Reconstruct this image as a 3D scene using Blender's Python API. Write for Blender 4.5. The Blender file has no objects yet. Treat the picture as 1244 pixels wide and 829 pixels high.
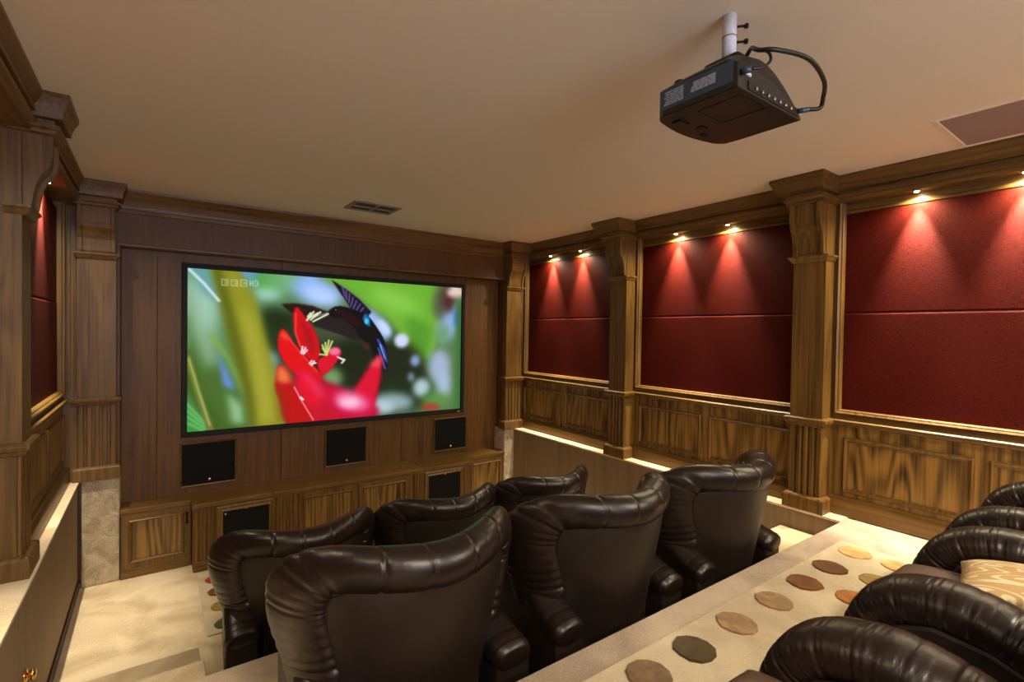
import bpy, bmesh, math, random
import numpy as np
from mathutils import Vector, Matrix

random.seed(4)
SC = bpy.context.scene
COL = SC.collection
S = 1.2            # metres per planning unit
ZF = 1.87          # the lowest floor lies this many units under the eye level


def W(p):
    return Vector((p[0] * S, p[1] * S, (p[2] + ZF) * S))


# ------------------------------------------------------------------ camera
cam_d = bpy.data.cameras.new('camera')
cam = bpy.data.objects.new('camera', cam_d)
COL.objects.link(cam)
cam_d.sensor_width = 36.0
cam_d.lens = 604.0 / 1244.0 * 36.0
cam_d.clip_start = 0.02
R = Vector((0.812, -0.5834, 0.016)).normalized()
Fw = Vector((0.5836, 0.812, -0.018))
Fw = (Fw - R * Fw.dot(R)).normalized()
Up = R.cross(Fw)
cam.matrix_world = Matrix(((R.x, Up.x, -Fw.x, 0), (R.y, Up.y, -Fw.y, 0),
                           (R.z, Up.z, -Fw.z, ZF * S), (0, 0, 0, 1)))
SC.camera = cam
SC.view_settings.view_transform = 'Standard'
SC.view_settings.look = 'None'
SC.view_settings.gamma = 1
SC.view_settings.use_curve_mapping = False
SC.view_settings.exposure = 0.0

# ------------------------------------------------------------------ light
world = bpy.data.worlds.new('world')
SC.world = world
world.use_nodes = True
world.node_tree.nodes['Background'].inputs[0].default_value = (0.55, 0.66, 1.0, 1)
world.node_tree.nodes['Background'].inputs[1].default_value = 0.35


def area(name, loc, rot, size, size_y, power, color, shape='RECTANGLE'):
    d = bpy.data.lights.new(name, 'AREA')
    d.shape = shape
    d.size = size * S
    if shape == 'RECTANGLE':
        d.size_y = size_y * S
    d.energy = power
    d.color = color
    o = bpy.data.objects.new(name, d)
    COL.objects.link(o)
    o.location = W(loc)
    o.rotation_euler = rot
    return o


# daylight that comes in through the glazed door of the back wall
area('daylight', (0.75, -2.28, 0.05), (math.radians(90), 0, 0), 1.9, 1.4, 62, (0.64, 0.76, 1.0))
# added warm fill lights behind the camera, no known lamps there
for lx, ly in ((0.35, -0.75), (2.6, -0.75), (0.35, -1.7), (2.6, -1.7)):
    area('rear_fill_light', (lx, ly, 0.985), (0, 0, 0), 0.16, 0.16, 62, (1.0, 0.86, 0.64), 'DISK')
SPOT_POWER = 440
SPILL_POWER = 48


# ------------------------------------------------------------------ materials
def srgb(r, g, b):
    def f(c):
        c /= 255.0
        return c / 12.92 if c <= 0.04045 else ((c + 0.055) / 1.055) ** 2.4
    return (f(r), f(g), f(b), 1)


def new_mat(name):
    m = bpy.data.materials.new(name)
    m.use_nodes = True
    nt = m.node_tree
    return m, nt, nt.nodes['Principled BSDF'], nt.nodes, nt.links


def ramp(nodes, stops):
    r = nodes.new('ShaderNodeValToRGB')
    el = r.color_ramp.elements
    el[0].position, el[0].color = stops[0]
    el[1].position, el[1].color = stops[-1]
    for p, c in stops[1:-1]:
        e = el.new(p)
        e.color = c
    return r


def wood(name, axis, dark, light, cath=0.5, rough=0.42, fine=1.0, freq=1.0):
    m, nt, b, n, l = new_mat(name)
    tc = n.new('ShaderNodeTexCoord')
    oi = n.new('ShaderNodeObjectInfo')
    mul = n.new('ShaderNodeVectorMath'); mul.operation = 'SCALE'
    cmb = n.new('ShaderNodeCombineXYZ')
    l.new(oi.outputs['Random'], cmb.inputs[0]); l.new(oi.outputs['Random'], cmb.inputs[1]); l.new(oi.outputs['Random'], cmb.inputs[2])
    l.new(cmb.outputs[0], mul.inputs[0]); mul.inputs['Scale'].default_value = 23.0
    add = n.new('ShaderNodeVectorMath'); add.operation = 'ADD'
    l.new(tc.outputs['Object'], add.inputs[0]); l.new(mul.outputs[0], add.inputs[1])

    def mp(s, a):
        k = n.new('ShaderNodeMapping')
        v = [s, s, s]
        v['xyz'.index(axis)] = a
        k.inputs['Scale'].default_value = v
        l.new(add.outputs[0], k.inputs['Vector'])
        return k
    k1 = mp(4.2 * freq, 0.42 * freq)
    n1 = n.new('ShaderNodeTexNoise'); n1.inputs['Scale'].default_value = 1.0; n1.inputs['Detail'].default_value = 1.5
    l.new(k1.outputs[0], n1.inputs['Vector'])
    m1 = n.new('ShaderNodeMath'); m1.operation = 'MULTIPLY'; m1.inputs[1].default_value = 85.0
    l.new(n1.outputs['Fac'], m1.inputs[0])
    s1 = n.new('ShaderNodeMath'); s1.operation = 'SINE'
    l.new(m1.outputs[0], s1.inputs[0])
    a1 = n.new('ShaderNodeMath'); a1.operation = 'MULTIPLY_ADD'; a1.inputs[1].default_value = 0.5 * cath; a1.inputs[2].default_value = 0.5
    l.new(s1.outputs[0], a1.inputs[0])
    k2 = mp(55 * fine, 1.3)
    n2 = n.new('ShaderNodeTexNoise'); n2.inputs['Scale'].default_value = 1.0; n2.inputs['Detail'].default_value = 4
    l.new(k2.outputs[0], n2.inputs['Vector'])
    k3 = mp(2.2, 0.35)
    n3 = n.new('ShaderNodeTexNoise'); n3.inputs['Scale'].default_value = 1.0; n3.inputs['Detail'].default_value = 2
    l.new(k3.outputs[0], n3.inputs['Vector'])
    mx = n.new('ShaderNodeMath'); mx.operation = 'MULTIPLY_ADD'; mx.inputs[1].default_value = 2.1
    l.new(n2.outputs['Fac'], mx.inputs[0])
    l.new(a1.outputs[0], mx.inputs[2])
    m3 = n.new('ShaderNodeMath'); m3.operation = 'MULTIPLY_ADD'; m3.inputs[1].default_value = 0.9
    l.new(n3.outputs['Fac'], m3.inputs[0]); l.new(mx.outputs[0], m3.inputs[2])
    m4 = n.new('ShaderNodeMath'); m4.operation = 'MULTIPLY_ADD'; m4.inputs[1].default_value = 0.62; m4.inputs[2].default_value = -0.735
    l.new(m3.outputs[0], m4.inputs[0])
    r = ramp(n, [(0.0, dark), (0.5, tuple((dark[i] * 0.45 + light[i] * 0.55) for i in range(3)) + (1,)), (1.0, light)])
    l.new(m4.outputs[0], r.inputs[0])
    l.new(r.outputs[0], b.inputs['Base Color'])
    b.inputs['Roughness'].default_value = rough
    bp = n.new('ShaderNodeBump'); bp.inputs['Strength'].default_value = 0.25; bp.inputs['Distance'].default_value = 0.002
    l.new(m4.outputs[0], bp.inputs['Height']); l.new(bp.outputs[0], b.inputs['Normal'])
    return m


OD, OL = srgb(52, 33, 11), srgb(132, 95, 40)
wood_z = wood('oak_upright_grain', 'z', OD, OL, 0.35)
wood_y = wood('oak_grain_along_side_wall', 'y', OD, OL, 0.25)
wood_x = wood('oak_grain_along_screen_wall', 'x', OD, OL, 0.25)
wood_panel = wood('oak_cathedral_grain', 'z', srgb(50, 32, 12), srgb(156, 116, 54), 0.85, freq=0.8)
veneer = wood('brown_oak_veneer', 'z', srgb(60, 36, 12), srgb(120, 80, 30), 0.12, 0.5, fine=0.6)
veneer_x = wood('brown_oak_veneer_lying', 'z', srgb(58, 35, 12), srgb(108, 72, 27), 0.12, 0.5, fine=1.2)
wood_low = wood('warm_brown_side_board', 'z', srgb(108, 86, 60), srgb(140, 114, 82), 0.1, 0.65, fine=0.5)


def simple(name, col, rough=0.5, metal=0.0, bump=0.0, scale=200.0, spec=None, coat=0.0, var=0.1):
    m, nt, b, n, l = new_mat(name)
    tc = n.new('ShaderNodeTexCoord')
    ns = n.new('ShaderNodeTexNoise'); ns.inputs['Scale'].default_value = scale; ns.inputs['Detail'].default_value = 3
    l.new(tc.outputs['Object'], ns.inputs['Vector'])
    lo = tuple(c * (1 - var) for c in col[:3]) + (1,)
    hi = tuple(min(1, c * (1 + var)) for c in col[:3]) + (1,)
    r = ramp(n, [(0.3, lo), (0.7, hi)])
    l.new(ns.outputs['Fac'], r.inputs[0]); l.new(r.outputs[0], b.inputs['Base Color'])
    b.inputs['Roughness'].default_value = rough
    b.inputs['Metallic'].default_value = metal
    if spec is not None:
        b.inputs['Specular IOR Level'].default_value = spec
    b.inputs['Coat Weight'].default_value = coat
    if bump:
        bp = n.new('ShaderNodeBump'); bp.inputs['Strength'].default_value = bump; bp.inputs['Distance'].default_value = 0.003
        l.new(ns.outputs['Fac'], bp.inputs['Height']); l.new(bp.outputs[0], b.inputs['Normal'])
    return m


def carpet(name, c0, c1, patch=2.2, fine=170.0, bump=0.9, disp=0.010):
    m, nt, b, n, l = new_mat(name)
    tc = n.new('ShaderNodeTexCoord')
    n1 = n.new('ShaderNodeTexNoise'); n1.inputs['Scale'].default_value = patch; n1.inputs['Detail'].default_value = 5
    n1.inputs['Distortion'].default_value = 0.8
    n2 = n.new('ShaderNodeTexNoise'); n2.inputs['Scale'].default_value = fine; n2.inputs['Detail'].default_value = 2
    l.new(tc.outputs['Object'], n1.inputs['Vector']); l.new(tc.outputs['Object'], n2.inputs['Vector'])
    a = n.new('ShaderNodeMath'); a.operation = 'MULTIPLY_ADD'; a.inputs[1].default_value = 0.45
    l.new(n2.outputs['Fac'], a.inputs[0]); l.new(n1.outputs['Fac'], a.inputs[2])
    r = ramp(n, [(0.60, c0), (0.86, c1)])
    l.new(a.outputs[0], r.inputs[0]); l.new(r.outputs[0], b.inputs['Base Color'])
    b.inputs['Roughness'].default_value = 0.95
    b.inputs['Specular IOR Level'].default_value = 0.15
    b.inputs['Sheen Weight'].default_value = 0.25
    bp = n.new('ShaderNodeBump'); bp.inputs['Strength'].default_value = bump; bp.inputs['Distance'].default_value = disp
    l.new(a.outputs[0], bp.inputs['Height']); l.new(bp.outputs[0], b.inputs['Normal'])
    return m


carpet_floor = carpet('cream_carpet', srgb(188, 164, 128), srgb(226, 206, 172))
carpet_tier = carpet('cream_carpet_cool_light', srgb(150, 130, 112), srgb(188, 168, 146))  # cream carpet greyed, the bluish light put into its colour
carpet_pier = carpet('textured_beige_carpet', srgb(172, 152, 122), srgb(214, 194, 162), patch=9.0, bump=1.0, disp=0.03)
rug_mat = carpet('ivory_rug_pile', srgb(180, 162, 134), srgb(206, 190, 160), patch=3.0)
plaster = simple('ceiling_plaster', srgb(230, 220, 198), 0.85, scale=60.0, var=0.015)
wall_paint = simple('plain_wall_paint', srgb(150, 120, 86), 0.8, scale=3.0)
black_metal = simple('black_enamel', srgb(14, 14, 16), 0.35)
black_velvet = simple('black_velvet_frame', srgb(9, 9, 13), 0.7)
dark_strip = simple('dark_brown_strip', srgb(58, 36, 28), 0.7)
brass = simple('polished_brass', srgb(226, 178, 84), 0.12, 1.0)
bronze = simple('aged_bronze', srgb(60, 46, 34), 0.35, 0.9)
chrome = simple('brushed_nickel', srgb(200, 196, 190), 0.25, 1.0)
white_paint = simple('white_enamel', srgb(225, 225, 235), 0.45)
vent_mat = simple('grey_vent_metal', srgb(150, 132, 116), 0.6)
grille_cloth = simple('grey_speaker_grille', srgb(150, 132, 128), 0.85, bump=0.5, scale=600)
proj_case = simple('projector_black_plastic', srgb(26, 23, 22), 0.38, bump=0.15, scale=900)
proj_sky_tint = simple('projector_daylight_tint', srgb(46, 66, 84), 0.3)  # blue of reflected daylight put into the colour
label_grey = simple('pale_label_ink', srgb(150, 160, 180), 0.5)
cable_mat = simple('black_rubber', srgb(14, 13, 13), 0.45)
port_metal = simple('steel_port', srgb(150, 150, 155), 0.3, 0.9)


def cloth_black():
    m, nt, b, n, l = new_mat('black_speaker_cloth')
    tc = n.new('ShaderNodeTexCoord')
    v = n.new('ShaderNodeTexVoronoi'); v.inputs['Scale'].default_value = 260
    l.new(tc.outputs['Object'], v.inputs['Vector'])
    r = ramp(n, [(0.0, srgb(8, 8, 9)), (0.8, srgb(26, 25, 26))])
    l.new(v.outputs['Distance'], r.inputs[0]); l.new(r.outputs[0], b.inputs['Base Color'])
    b.inputs['Roughness'].default_value = 0.9
    b.inputs['Specular IOR Level'].default_value = 0.2
    return m


speaker_cloth = cloth_black()


def fabric_red():
    m, nt, b, n, l = new_mat('maroon_woven_fabric')
    tc = n.new('ShaderNodeTexCoord')
    outs = []
    for ax in ('y', 'z'):
        k = n.new('ShaderNodeMapping')
        v = [1, 260, 34] if ax == 'y' else [1, 34, 260]
        k.inputs['Scale'].default_value = v
        l.new(tc.outputs['Object'], k.inputs['Vector'])
        ns = n.new('ShaderNodeTexNoise'); ns.inputs['Scale'].default_value = 1; ns.inputs['Detail'].default_value = 2
        l.new(k.outputs[0], ns.inputs['Vector']); outs.append(ns)
    a = n.new('ShaderNodeMath'); a.operation = 'ADD'
    l.new(outs[0].outputs['Fac'], a.inputs[0]); l.new(outs[1].outputs['Fac'], a.inputs[1])
    r = ramp(n, [(0.7, srgb(42, 6, 3)), (1.3, srgb(72, 15, 7))])
    hm = n.new('ShaderNodeMath'); hm.operation = 'MULTIPLY'; hm.inputs[1].default_value = 1.0
    l.new(a.outputs[0], hm.inputs[0]); l.new(hm.outputs[0], r.inputs[0])
    l.new(r.outputs[0], b.inputs['Base Color'])
    b.inputs['Roughness'].default_value = 0.55
    b.inputs['Specular IOR Level'].default_value = 0.10
    b.inputs['Sheen Weight'].default_value = 0.0
    b.inputs['Sheen Tint'].default_value = (1, 0.7, 0.6, 1)
    bp = n.new('ShaderNodeBump'); bp.inputs['Strength'].default_value = 0.5; bp.inputs['Distance'].default_value = 0.002
    l.new(a.outputs[0], bp.inputs['Height']); l.new(bp.outputs[0], b.inputs['Normal'])
    return m


red_fabric = fabric_red()


def leather_mat(name, c0, c1, rough):
    m, nt, b, n, l = new_mat(name)
    tc = n.new('ShaderNodeTexCoord')
    n1 = n.new('ShaderNodeTexNoise'); n1.inputs['Scale'].default_value = 5; n1.inputs['Detail'].default_value = 3
    v = n.new('ShaderNodeTexVoronoi'); v.inputs['Scale'].default_value = 320
    n3 = n.new('ShaderNodeTexNoise'); n3.inputs['Scale'].default_value = 22; n3.inputs['Detail'].default_value = 3
    for q in (n1, v, n3):
        l.new(tc.outputs['Object'], q.inputs['Vector'])
    r = ramp(n, [(0.3, c0), (0.7, c1)])
    l.new(n1.outputs['Fac'], r.inputs[0]); l.new(r.outputs[0], b.inputs['Base Color'])
    b.inputs['Roughness'].default_value = rough
    b.inputs['Specular IOR Level'].default_value = 0.5
    b1 = n.new('ShaderNodeBump'); b1.inputs['Strength'].default_value = 0.25; b1.inputs['Distance'].default_value = 0.006
    l.new(n3.outputs['Fac'], b1.inputs['Height'])
    bp = n.new('ShaderNodeBump'); bp.inputs['Strength'].default_value = 0.18; bp.inputs['Distance'].default_value = 0.001
    l.new(v.outputs['Distance'], bp.inputs['Height']); l.new(b1.outputs[0], bp.inputs['Normal'])
    l.new(bp.outputs[0], b.inputs['Normal'])
    return m


leather = leather_mat('dark_brown_leather', srgb(24, 15, 12), srgb(34, 22, 18), 0.34)
leather_flat = leather_mat('dark_brown_leather_panel', srgb(26, 17, 14), srgb(36, 25, 20), 0.45)
leather_lit = leather_mat('lit_leather_copy', srgb(80, 59, 46), srgb(98, 74, 59), 0.5)  # lighter copy of the dark leather, lamplight put into the colour


def emit(name, col, strength):
    m, nt, b, n, l = new_mat(name)
    b.inputs['Base Color'].default_value = col
    b.inputs['Emission Color'].default_value = col
    b.inputs['Emission Strength'].default_value = strength
    return m


bulb_mat = emit('lit_bulb', (1.0, 0.82, 0.52, 1), 60.0)
fill_glow = emit('warm_fill_glow', (1.0, 0.8, 0.5, 1), 8.0)  # glow for the added fill discs
day_glass = emit('daylit_glass', (0.5, 0.65, 1.0, 1), 1.4)


# ------------------------------------------------------------------ mesh building
class MB:
    """collects geometry in planning units"""

    def __init__(self):
        self.v, self.f = [], []

    def add(self, vs, fs):
        o = len(self.v)
        self.v += [tuple(p) for p in vs]
        self.f += [tuple(i + o for i in f) for f in fs]
        return self

    def box(self, x0, x1, y0, y1, z0, z1):
        vs = [(x, y, z) for z in (z0, z1) for y in (y0, y1) for x in (x0, x1)]
        return self.add(vs, [(0, 2, 3, 1), (4, 5, 7, 6), (0, 1, 5, 4), (2, 6, 7, 3), (0, 4, 6, 2), (1, 3, 7, 5)])

    def loops(self, loops, closed=True, caps=(False, False), wrap=False):
        n = len(loops[0])
        vs = [p for lp in loops for p in lp]
        fs = []
        m = len(loops)
        for i in range(m if wrap else m - 1):
            a, b = i * n, ((i + 1) % m) * n
            for j in range(n if closed else n - 1):
                k = (j + 1) % n
                fs.append((a + j, a + k, b + k, b + j))
        if caps[0]:
            fs.append(tuple(range(n))[::-1])
        if caps[1]:
            fs.append(tuple((m - 1) * n + j for j in range(n)))
        return self.add(vs, fs)

    def prism(self, prof, axis, a0, a1):
        """prof: list of (p, q) in the plane of the two other axes (kept in xyz order)"""
        def pt(a, p, q):
            if axis == 'x': return (a, p, q)
            if axis == 'y': return (p, a, q)
            return (p, q, a)
        return self.loops([[pt(a0, *c) for c in prof], [pt(a1, *c) for c in prof]], True, (True, True))

    def frame(self, o, u, w, n, a0, a1, b0, b1, prof, back=True):
        """mitred rectangular moulding: prof = (inset, height) pairs, on plane o + a*u + b*w with normal n"""
        o, u, w, n = map(Vector, (o, u, w, n))
        lps = []
        for ins, h in prof:
            c = [(a0 + ins, b0 + ins), (a1 - ins, b0 + ins), (a1 - ins, b1 - ins), (a0 + ins, b1 - ins)]
            lps.append([o + u * a + w * b + n * h for a, b in c])
        return self.loops(lps, True, wrap=back)

    def panel(self, o, u, w, n, a0, a1, b0, b1, prof):
        """raised panel: stepped rings closed by a flat field"""
        o, u, w, n = map(Vector, (o, u, w, n))
        lps = []
        for ins, h in prof:
            c = [(a0 + ins, b0 + ins), (a1 - ins, b0 + ins), (a1 - ins, b1 - ins), (a0 + ins, b1 - ins)]
            lps.append([o + u * a + w * b + n * h for a, b in c])
        return self.loops(lps, True, (True, True))

    def tube(self, pts, r, seg=10, caps=True):
        pts = [Vector(p) for p in pts]
        lps = []
        ref = Vector((0, 0, 1))
        for i, p in enumerate(pts):
            t = (pts[min(i + 1, len(pts) - 1)] - pts[max(i - 1, 0)]).normalized()
            if abs(t.dot(ref)) > 0.95:
                ref = Vector((1, 0, 0))
            a = t.cross(ref).normalized(); b = t.cross(a).normalized()
            ref = -b if b.dot(ref) < 0 else b
            rr = r[i] if isinstance(r, (list, tuple)) else r
            lps.append([p + (a * math.cos(2 * math.pi * k / seg) + b * math.sin(2 * math.pi * k / seg)) * rr for k in range(seg)])
        return self.loops(lps, True, (caps, caps))

    def lathe(self, o, ax, prof, seg=24):
        o, ax = Vector(o), Vector(ax).normalized()
        a = ax.orthogonal().normalized(); b = ax.cross(a)
        return self.loops([[o + ax * h + (a * math.cos(2 * math.pi * k / seg) + b * math.sin(2 * math.pi * k / seg)) * max(r, 1e-5)
                            for k in range(seg)] for r, h in prof], True, (True, True))

    def build(self, name, mat, parent=None, smooth=False, bevel=0.0, seg=2, mats=None):
        me = bpy.data.meshes.new(name)
        base = parent['_base'] if parent is not None and '_base' in parent.keys() else None
        if base is None:
            vs = [tuple(W(p)) for p in self.v]
            # own origin: middle of the bottom
            xs, ys, zs = zip(*vs)
            org = Vector(((min(xs) + max(xs)) / 2, (min(ys) + max(ys)) / 2, min(zs)))
            if parent is not None:
                org = Vector(parent.location)
            vs = [(p[0] - org.x, p[1] - org.y, p[2] - org.z) for p in vs]
        else:
            vs = [((p[0] - base[0]) * S, (p[1] - base[1]) * S, (p[2] - base[2]) * S) for p in self.v]
            org = Vector((0, 0, 0))
        me.from_pydata(vs, [], self.f)
        bm = bmesh.new(); bm.from_mesh(me)
        bmesh.ops.recalc_face_normals(bm, faces=bm.faces)
        if bevel:
            es = [e for e in bm.edges if len(e.link_faces) == 2 and e.calc_face_angle(0) > 0.6]
            bmesh.ops.bevel(bm, geom=es, offset=bevel * S, segments=seg, affect='EDGES', profile=0.5, clamp_overlap=True)
        bm.to_mesh(me); bm.free()
        me.materials.append(mat)
        if smooth:
            me.polygons.foreach_set('use_smooth', [True] * len(me.polygons))
        o = bpy.data.objects.new(name, me)
        COL.objects.link(o)
        if parent is not None:
            o.parent = parent
            if base is None:
                o.location = (0, 0, 0)
        else:
            o.location = org
        return o


def sub(o, parent):
    """hang an object that was built beside its part one level deeper"""
    o.parent = parent
    return o


def thing(name, label, cat, base, group=None, structure=False):
    o = bpy.data.objects.new(name, None)
    COL.objects.link(o)
    o.empty_display_size = 0.1
    o.location = W(base)
    o['_base'] = tuple(base)
    tag(o, label, cat, group)
    if structure:
        o['kind'] = 'structure'
    return o


def tag(o, label, cat, group=None):
    o['label'] = label
    o['category'] = cat
    if group:
        o['group'] = group
    return o


def struct(o):
    o['kind'] = 'structure'
    return o


X, Y, Z = (1, 0, 0), (0, 1, 0), (0, 0, 1)
NX, NY, NZ = (-1, 0, 0), (0, -1, 0), (0, 0, -1)

# ------------------------------------------------------------------ room shell
YB = -2.3
struct(MB().box(-0.74, 3.72, YB, 4.95, 1.0, 1.05).build('ceiling', plaster))
struct(MB().box(-0.72, 3.72, 2.42, 4.95, -1.95, -1.87).build('floor', carpet_floor))
fm = struct(MB().box(-0.435, 3.35, 1.22, 2.46, -1.95, -1.49).build('floor_middle', carpet_tier, bevel=0.012, seg=3))
fu = struct(MB().box(-0.60, 3.56, YB, 1.255, -1.95, -1.11).build('floor_upper', carpet_tier, bevel=0.012, seg=3))
struct(MB().box(-0.435, 0.20, 2.45, 2.81, -1.90, -1.617).build('carpeted_step', carpet_floor, bevel=0.012, seg=3))
struct(MB().box(-0.435, 0.20, 2.80, 3.16, -1.90, -1.743).build('carpeted_step', carpet_floor, bevel=0.012, seg=3))
for xa, xb in ((-0.435, 0.18), (2.86, 3.35)):
    struct(MB().box(xa, xb, 1.24, 1.95, -1.60, -1.363).build('carpeted_step', carpet_floor, bevel=0.012, seg=3))
    struct(MB().box(xa, xb, 1.24, 1.60, -1.60, -1.237).build('carpeted_step', carpet_floor, bevel=0.012, seg=3))

wr = struct(MB().box(3.56, 3.72, YB, 4.95, -1.95, 1.02).build('wall_right', wall_paint))
wl = struct(MB().box(-0.74, -0.60, YB, 4.95, -1.95, 1.02).build('wall_left', wall_paint))
wf = struct(MB().box(-0.72, 3.72, 4.82, 4.95, -1.95, 1.02).build('wall_front', wall_paint))
wb = struct(MB().box(-0.74, 3.72, YB - 0.12, YB, -1.95, 1.02).build('wall_back', wall_paint))
wb['kind'] = 'structure'
# glazed garden door of the back wall
dr = thing('door_1', 'glazed garden door in the back wall', 'door', (0.75, YB + 0.01, -1.11), structure=True)
for k in ('label', 'category'):
    del dr[k]
MB().box(-0.2, 1.7, YB + 0.002, YB + 0.006, -1.0, 0.75).build('pane', day_glass, dr)
MB().frame((0, YB, 0), X, Z, Y, -0.26, 1.76, -1.11, 0.82, [(0, 0), (0, 0.05), (0.07, 0.05), (0.07, 0)]).build('door_frame', white_paint, dr)

# carpeted ledges under the side walls (the lowest part of the room lies between them)
lr = struct(MB().box(3.352, 3.56, 1.256, 4.82, -1.95, -1.11).build('ledge_right', wood_low))
MB().box(3.345, 3.56, 1.25, 4.60, -1.118, -1.104).build('carpet_strip', carpet_floor, wr)
ll = struct(MB().box(-0.60, -0.437, 1.256, 4.82, -1.95, -1.11).build('ledge_left', wood_low))
MB().box(-0.60, -0.43, 1.25, 4.60, -1.118, -1.104).build('carpet_strip', carpet_floor, wl)
struct(MB().box(-0.437, -0.428, 2.46, 4.6, -1.87, -1.80).box(-0.437, -0.420, 4.578, 4.60, -1.80, -1.11).build('ledge_strip_left', dark_strip))  # dark strip along the ledge foot and up the corner by the pier
struct(MB().box(3.343, 3.352, 2.46, 4.6, -1.87, -1.82).build('baseboard_right', dark_strip))
# low door in the left ledge with its brass knob
kn = thing('door_knob', 'round polished brass knob on the brown low wall beside the left aisle', 'door knob', (-0.437, 2.83, -1.465))
MB().lathe((-0.437, 2.83, -1.465), X, [(0.030, 0), (0.030, 0.004), (0.022, 0.008), (0.010, 0.010)], 28).build('rose', brass, kn, True)
MB().lathe((-0.437, 2.83, -1.465), X, [(0.010, 0.006), (0.009, 0.012), (0.016, 0.016), (0.023, 0.022), (0.024, 0.028), (0.018, 0.035), (0.005, 0.037)], 28).build('knob', brass, kn, True)


# ------------------------------------------------------------------ side walls: panelling, crown, fabric
# everything is written for a wall whose face looks along sx (-1: right wall, +1: left wall)
def side(sx, xw, xred, xcrown, bays, wall, tn, cy0=YB, cy1=4.80):
    """xw wood face, xred fabric face, xcrown ceiling edge of the crown"""
    U = Y
    N = (sx, 0, 0)

    def bx(m, d0, d1, y0, y1, z0, z1):   # d = distance out of the wood face into the room
        xa, xb = sorted((xw + sx * d0, xw + sx * d1))
        return m.box(xa, xb, y0, y1, z0, z1)
    ymin, ymax = bays[0][0], bays[-1][1]
    back = -abs(xred - xw) - 0.02
    # crown
    c = abs(xcrown - xw)
    prof = [(c, 1.0), (c, 0.984), (c - 0.014, 0.962), (c - 0.028, 0.938), (c - 0.030, 0.922), (c - 0.024, 0.918), (c - 0.024, 0.911), (c - 0.052, 0.909), (c - 0.052, 0.888),
            (c - 0.026, 0.884), (c - 0.026, 0.868), (c - 0.044, 0.862), (c - 0.044, 0.838), (back, 0.838), (back, 1.0)]
    cr = MB().prism([(xw + sx * d, z) for d, z in prof], 'y', cy0, cy1).build('trim_%d' % tn, wood_y)
    struct(cr)
    # rail behind the fabric top (fascia under the soffit)
    bx(MB(), back, -0.0505, ymin, ymax, 0.775, 0.838).build('top_rail', wood_y, wall)
    for (y0, y1, panels, fr) in bays:
        # stiles beside the fabric
        f0, f1 = fr
        bx(MB(), back, 0, y0, f0, -0.535, 0.838).build('stile', wood_z, wall)
        bx(MB(), back, 0, f1, y1, -0.535, 0.838).build('stile', wood_z, wall)
        # bottom rail and wainscot field
        bx(MB(), back, 0, f0, f1, -0.535, -0.462).build('rail', wood_y, wall)
        bx(MB(), back, 0, y0, y1, -1.11, -0.535).build('wainscot_board', wood_panel, wall)
        # chair rail cap
        pr = [(0, -0.552), (0.012, -0.548), (0.018, -0.535), (0.030, -0.530), (0.032, -0.520), (0.024, -0.514), (0, -0.512)]
        MB().prism([(xw + sx * d, z) for d, z in pr], 'y', y0, y1).build('chair_rail', wood_y, wall)
        # baseboard
        pr = [(0, -1.105), (0.040, -1.105), (0.040, -1.022), (0.034, -1.012), (0.020, -1.006), (0.014, -0.996), (0, -0.992)]
        MB().prism([(xw + sx * d, z) for d, z in pr], 'y', y0, y1).build('base_moulding', wood_y, wall)
        for a, b in panels:
            MB().frame((xw, 0, 0), U, Z, N, a, b, -0.965, -0.622,
                       [(0, 0), (0.002, 0.012), (0.008, 0.018), (0.016, 0.014), (0.022, 0.005), (0.030, 0.003), (0.030, 0)]).build('panel_moulding', wood_z, wall)
        # golden moulding round the fabric
        bx(MB(), -0.05, -0.036, f0, f1, 0.775, 0.797).build('top_moulding', wood_y, wall, bevel=0.005)
        MB().frame((xw, 0, 0), U, Z, N, f0 - 0.008, f1 + 0.008, -0.480, 0.870,
                   [(0, -0.01), (0, 0.012), (0.006, 0.020), (0.012, 0.016), (0.014, 0.008), (0.022, 0.006), (0.026, 0.0), (0.026, -0.03)]).build('fabric_frame', wood_z, wall)


# bays: (y0, y1, wainscot panels, fabric extent)
R_BAYS = [(-0.05, 1.375, [(-0.02, 0.628), (0.686, 1.298)], (0.005, 1.345)),
          (1.575, 2.975, [(1.608, 2.226), (2.294, 2.912)], (1.60, 2.95)),
          (3.165, 4.62, [(3.245, 3.89), (3.965, 4.60)], (3.19, 4.60))]
side(-1, 3.50, 3.55, 3.43, R_BAYS, wr, 1)
L_BAYS = [(-0.05, 1.375, [(-0.02, 0.628), (0.686, 1.298)], (0.005, 1.345)),
          (1.575, 2.975, [(1.608, 2.226), (2.294, 2.912)], (1.60, 2.95)),
          (3.165, 4.62, [(3.245, 3.89), (3.965, 4.60)], (3.19, 4.575))]
side(1, -0.52, -0.55, -0.39, L_BAYS[2:], wl, 2, 3.07, 4.80)
side(1, -0.57, -0.59, -0.39, L_BAYS[:2], wl, 4, YB, 3.069)
# the wall in front of the last right pilaster and behind the camera
for nm, xa, xb, par in (('panelling', 3.50, 3.57, wr), ('panelling', -0.61, -0.565, wl)):
    MB().box(xa, xb, YB, -0.25, -1.11, 0.84).build(nm, wood_z, par)


def fabric(xf, sx, y0, y1, z0, z1, proud, label, grp=None):
    """padded fabric board, edges rolled over"""
    t = 0.008
    m = MB()
    m.panel((xf - sx * 0.0, 0, 0), Y, Z, (sx, 0, 0), y0, y1, z0, z1,
            [(0, -0.008), (0, t * 0.3 + proud), (0.003, t * 0.75 + proud), (0.010, t + proud)])
    o = m.build('fabric_wall_panel', red_fabric)
    return tag(o, label, 'wall panel', grp)


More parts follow.
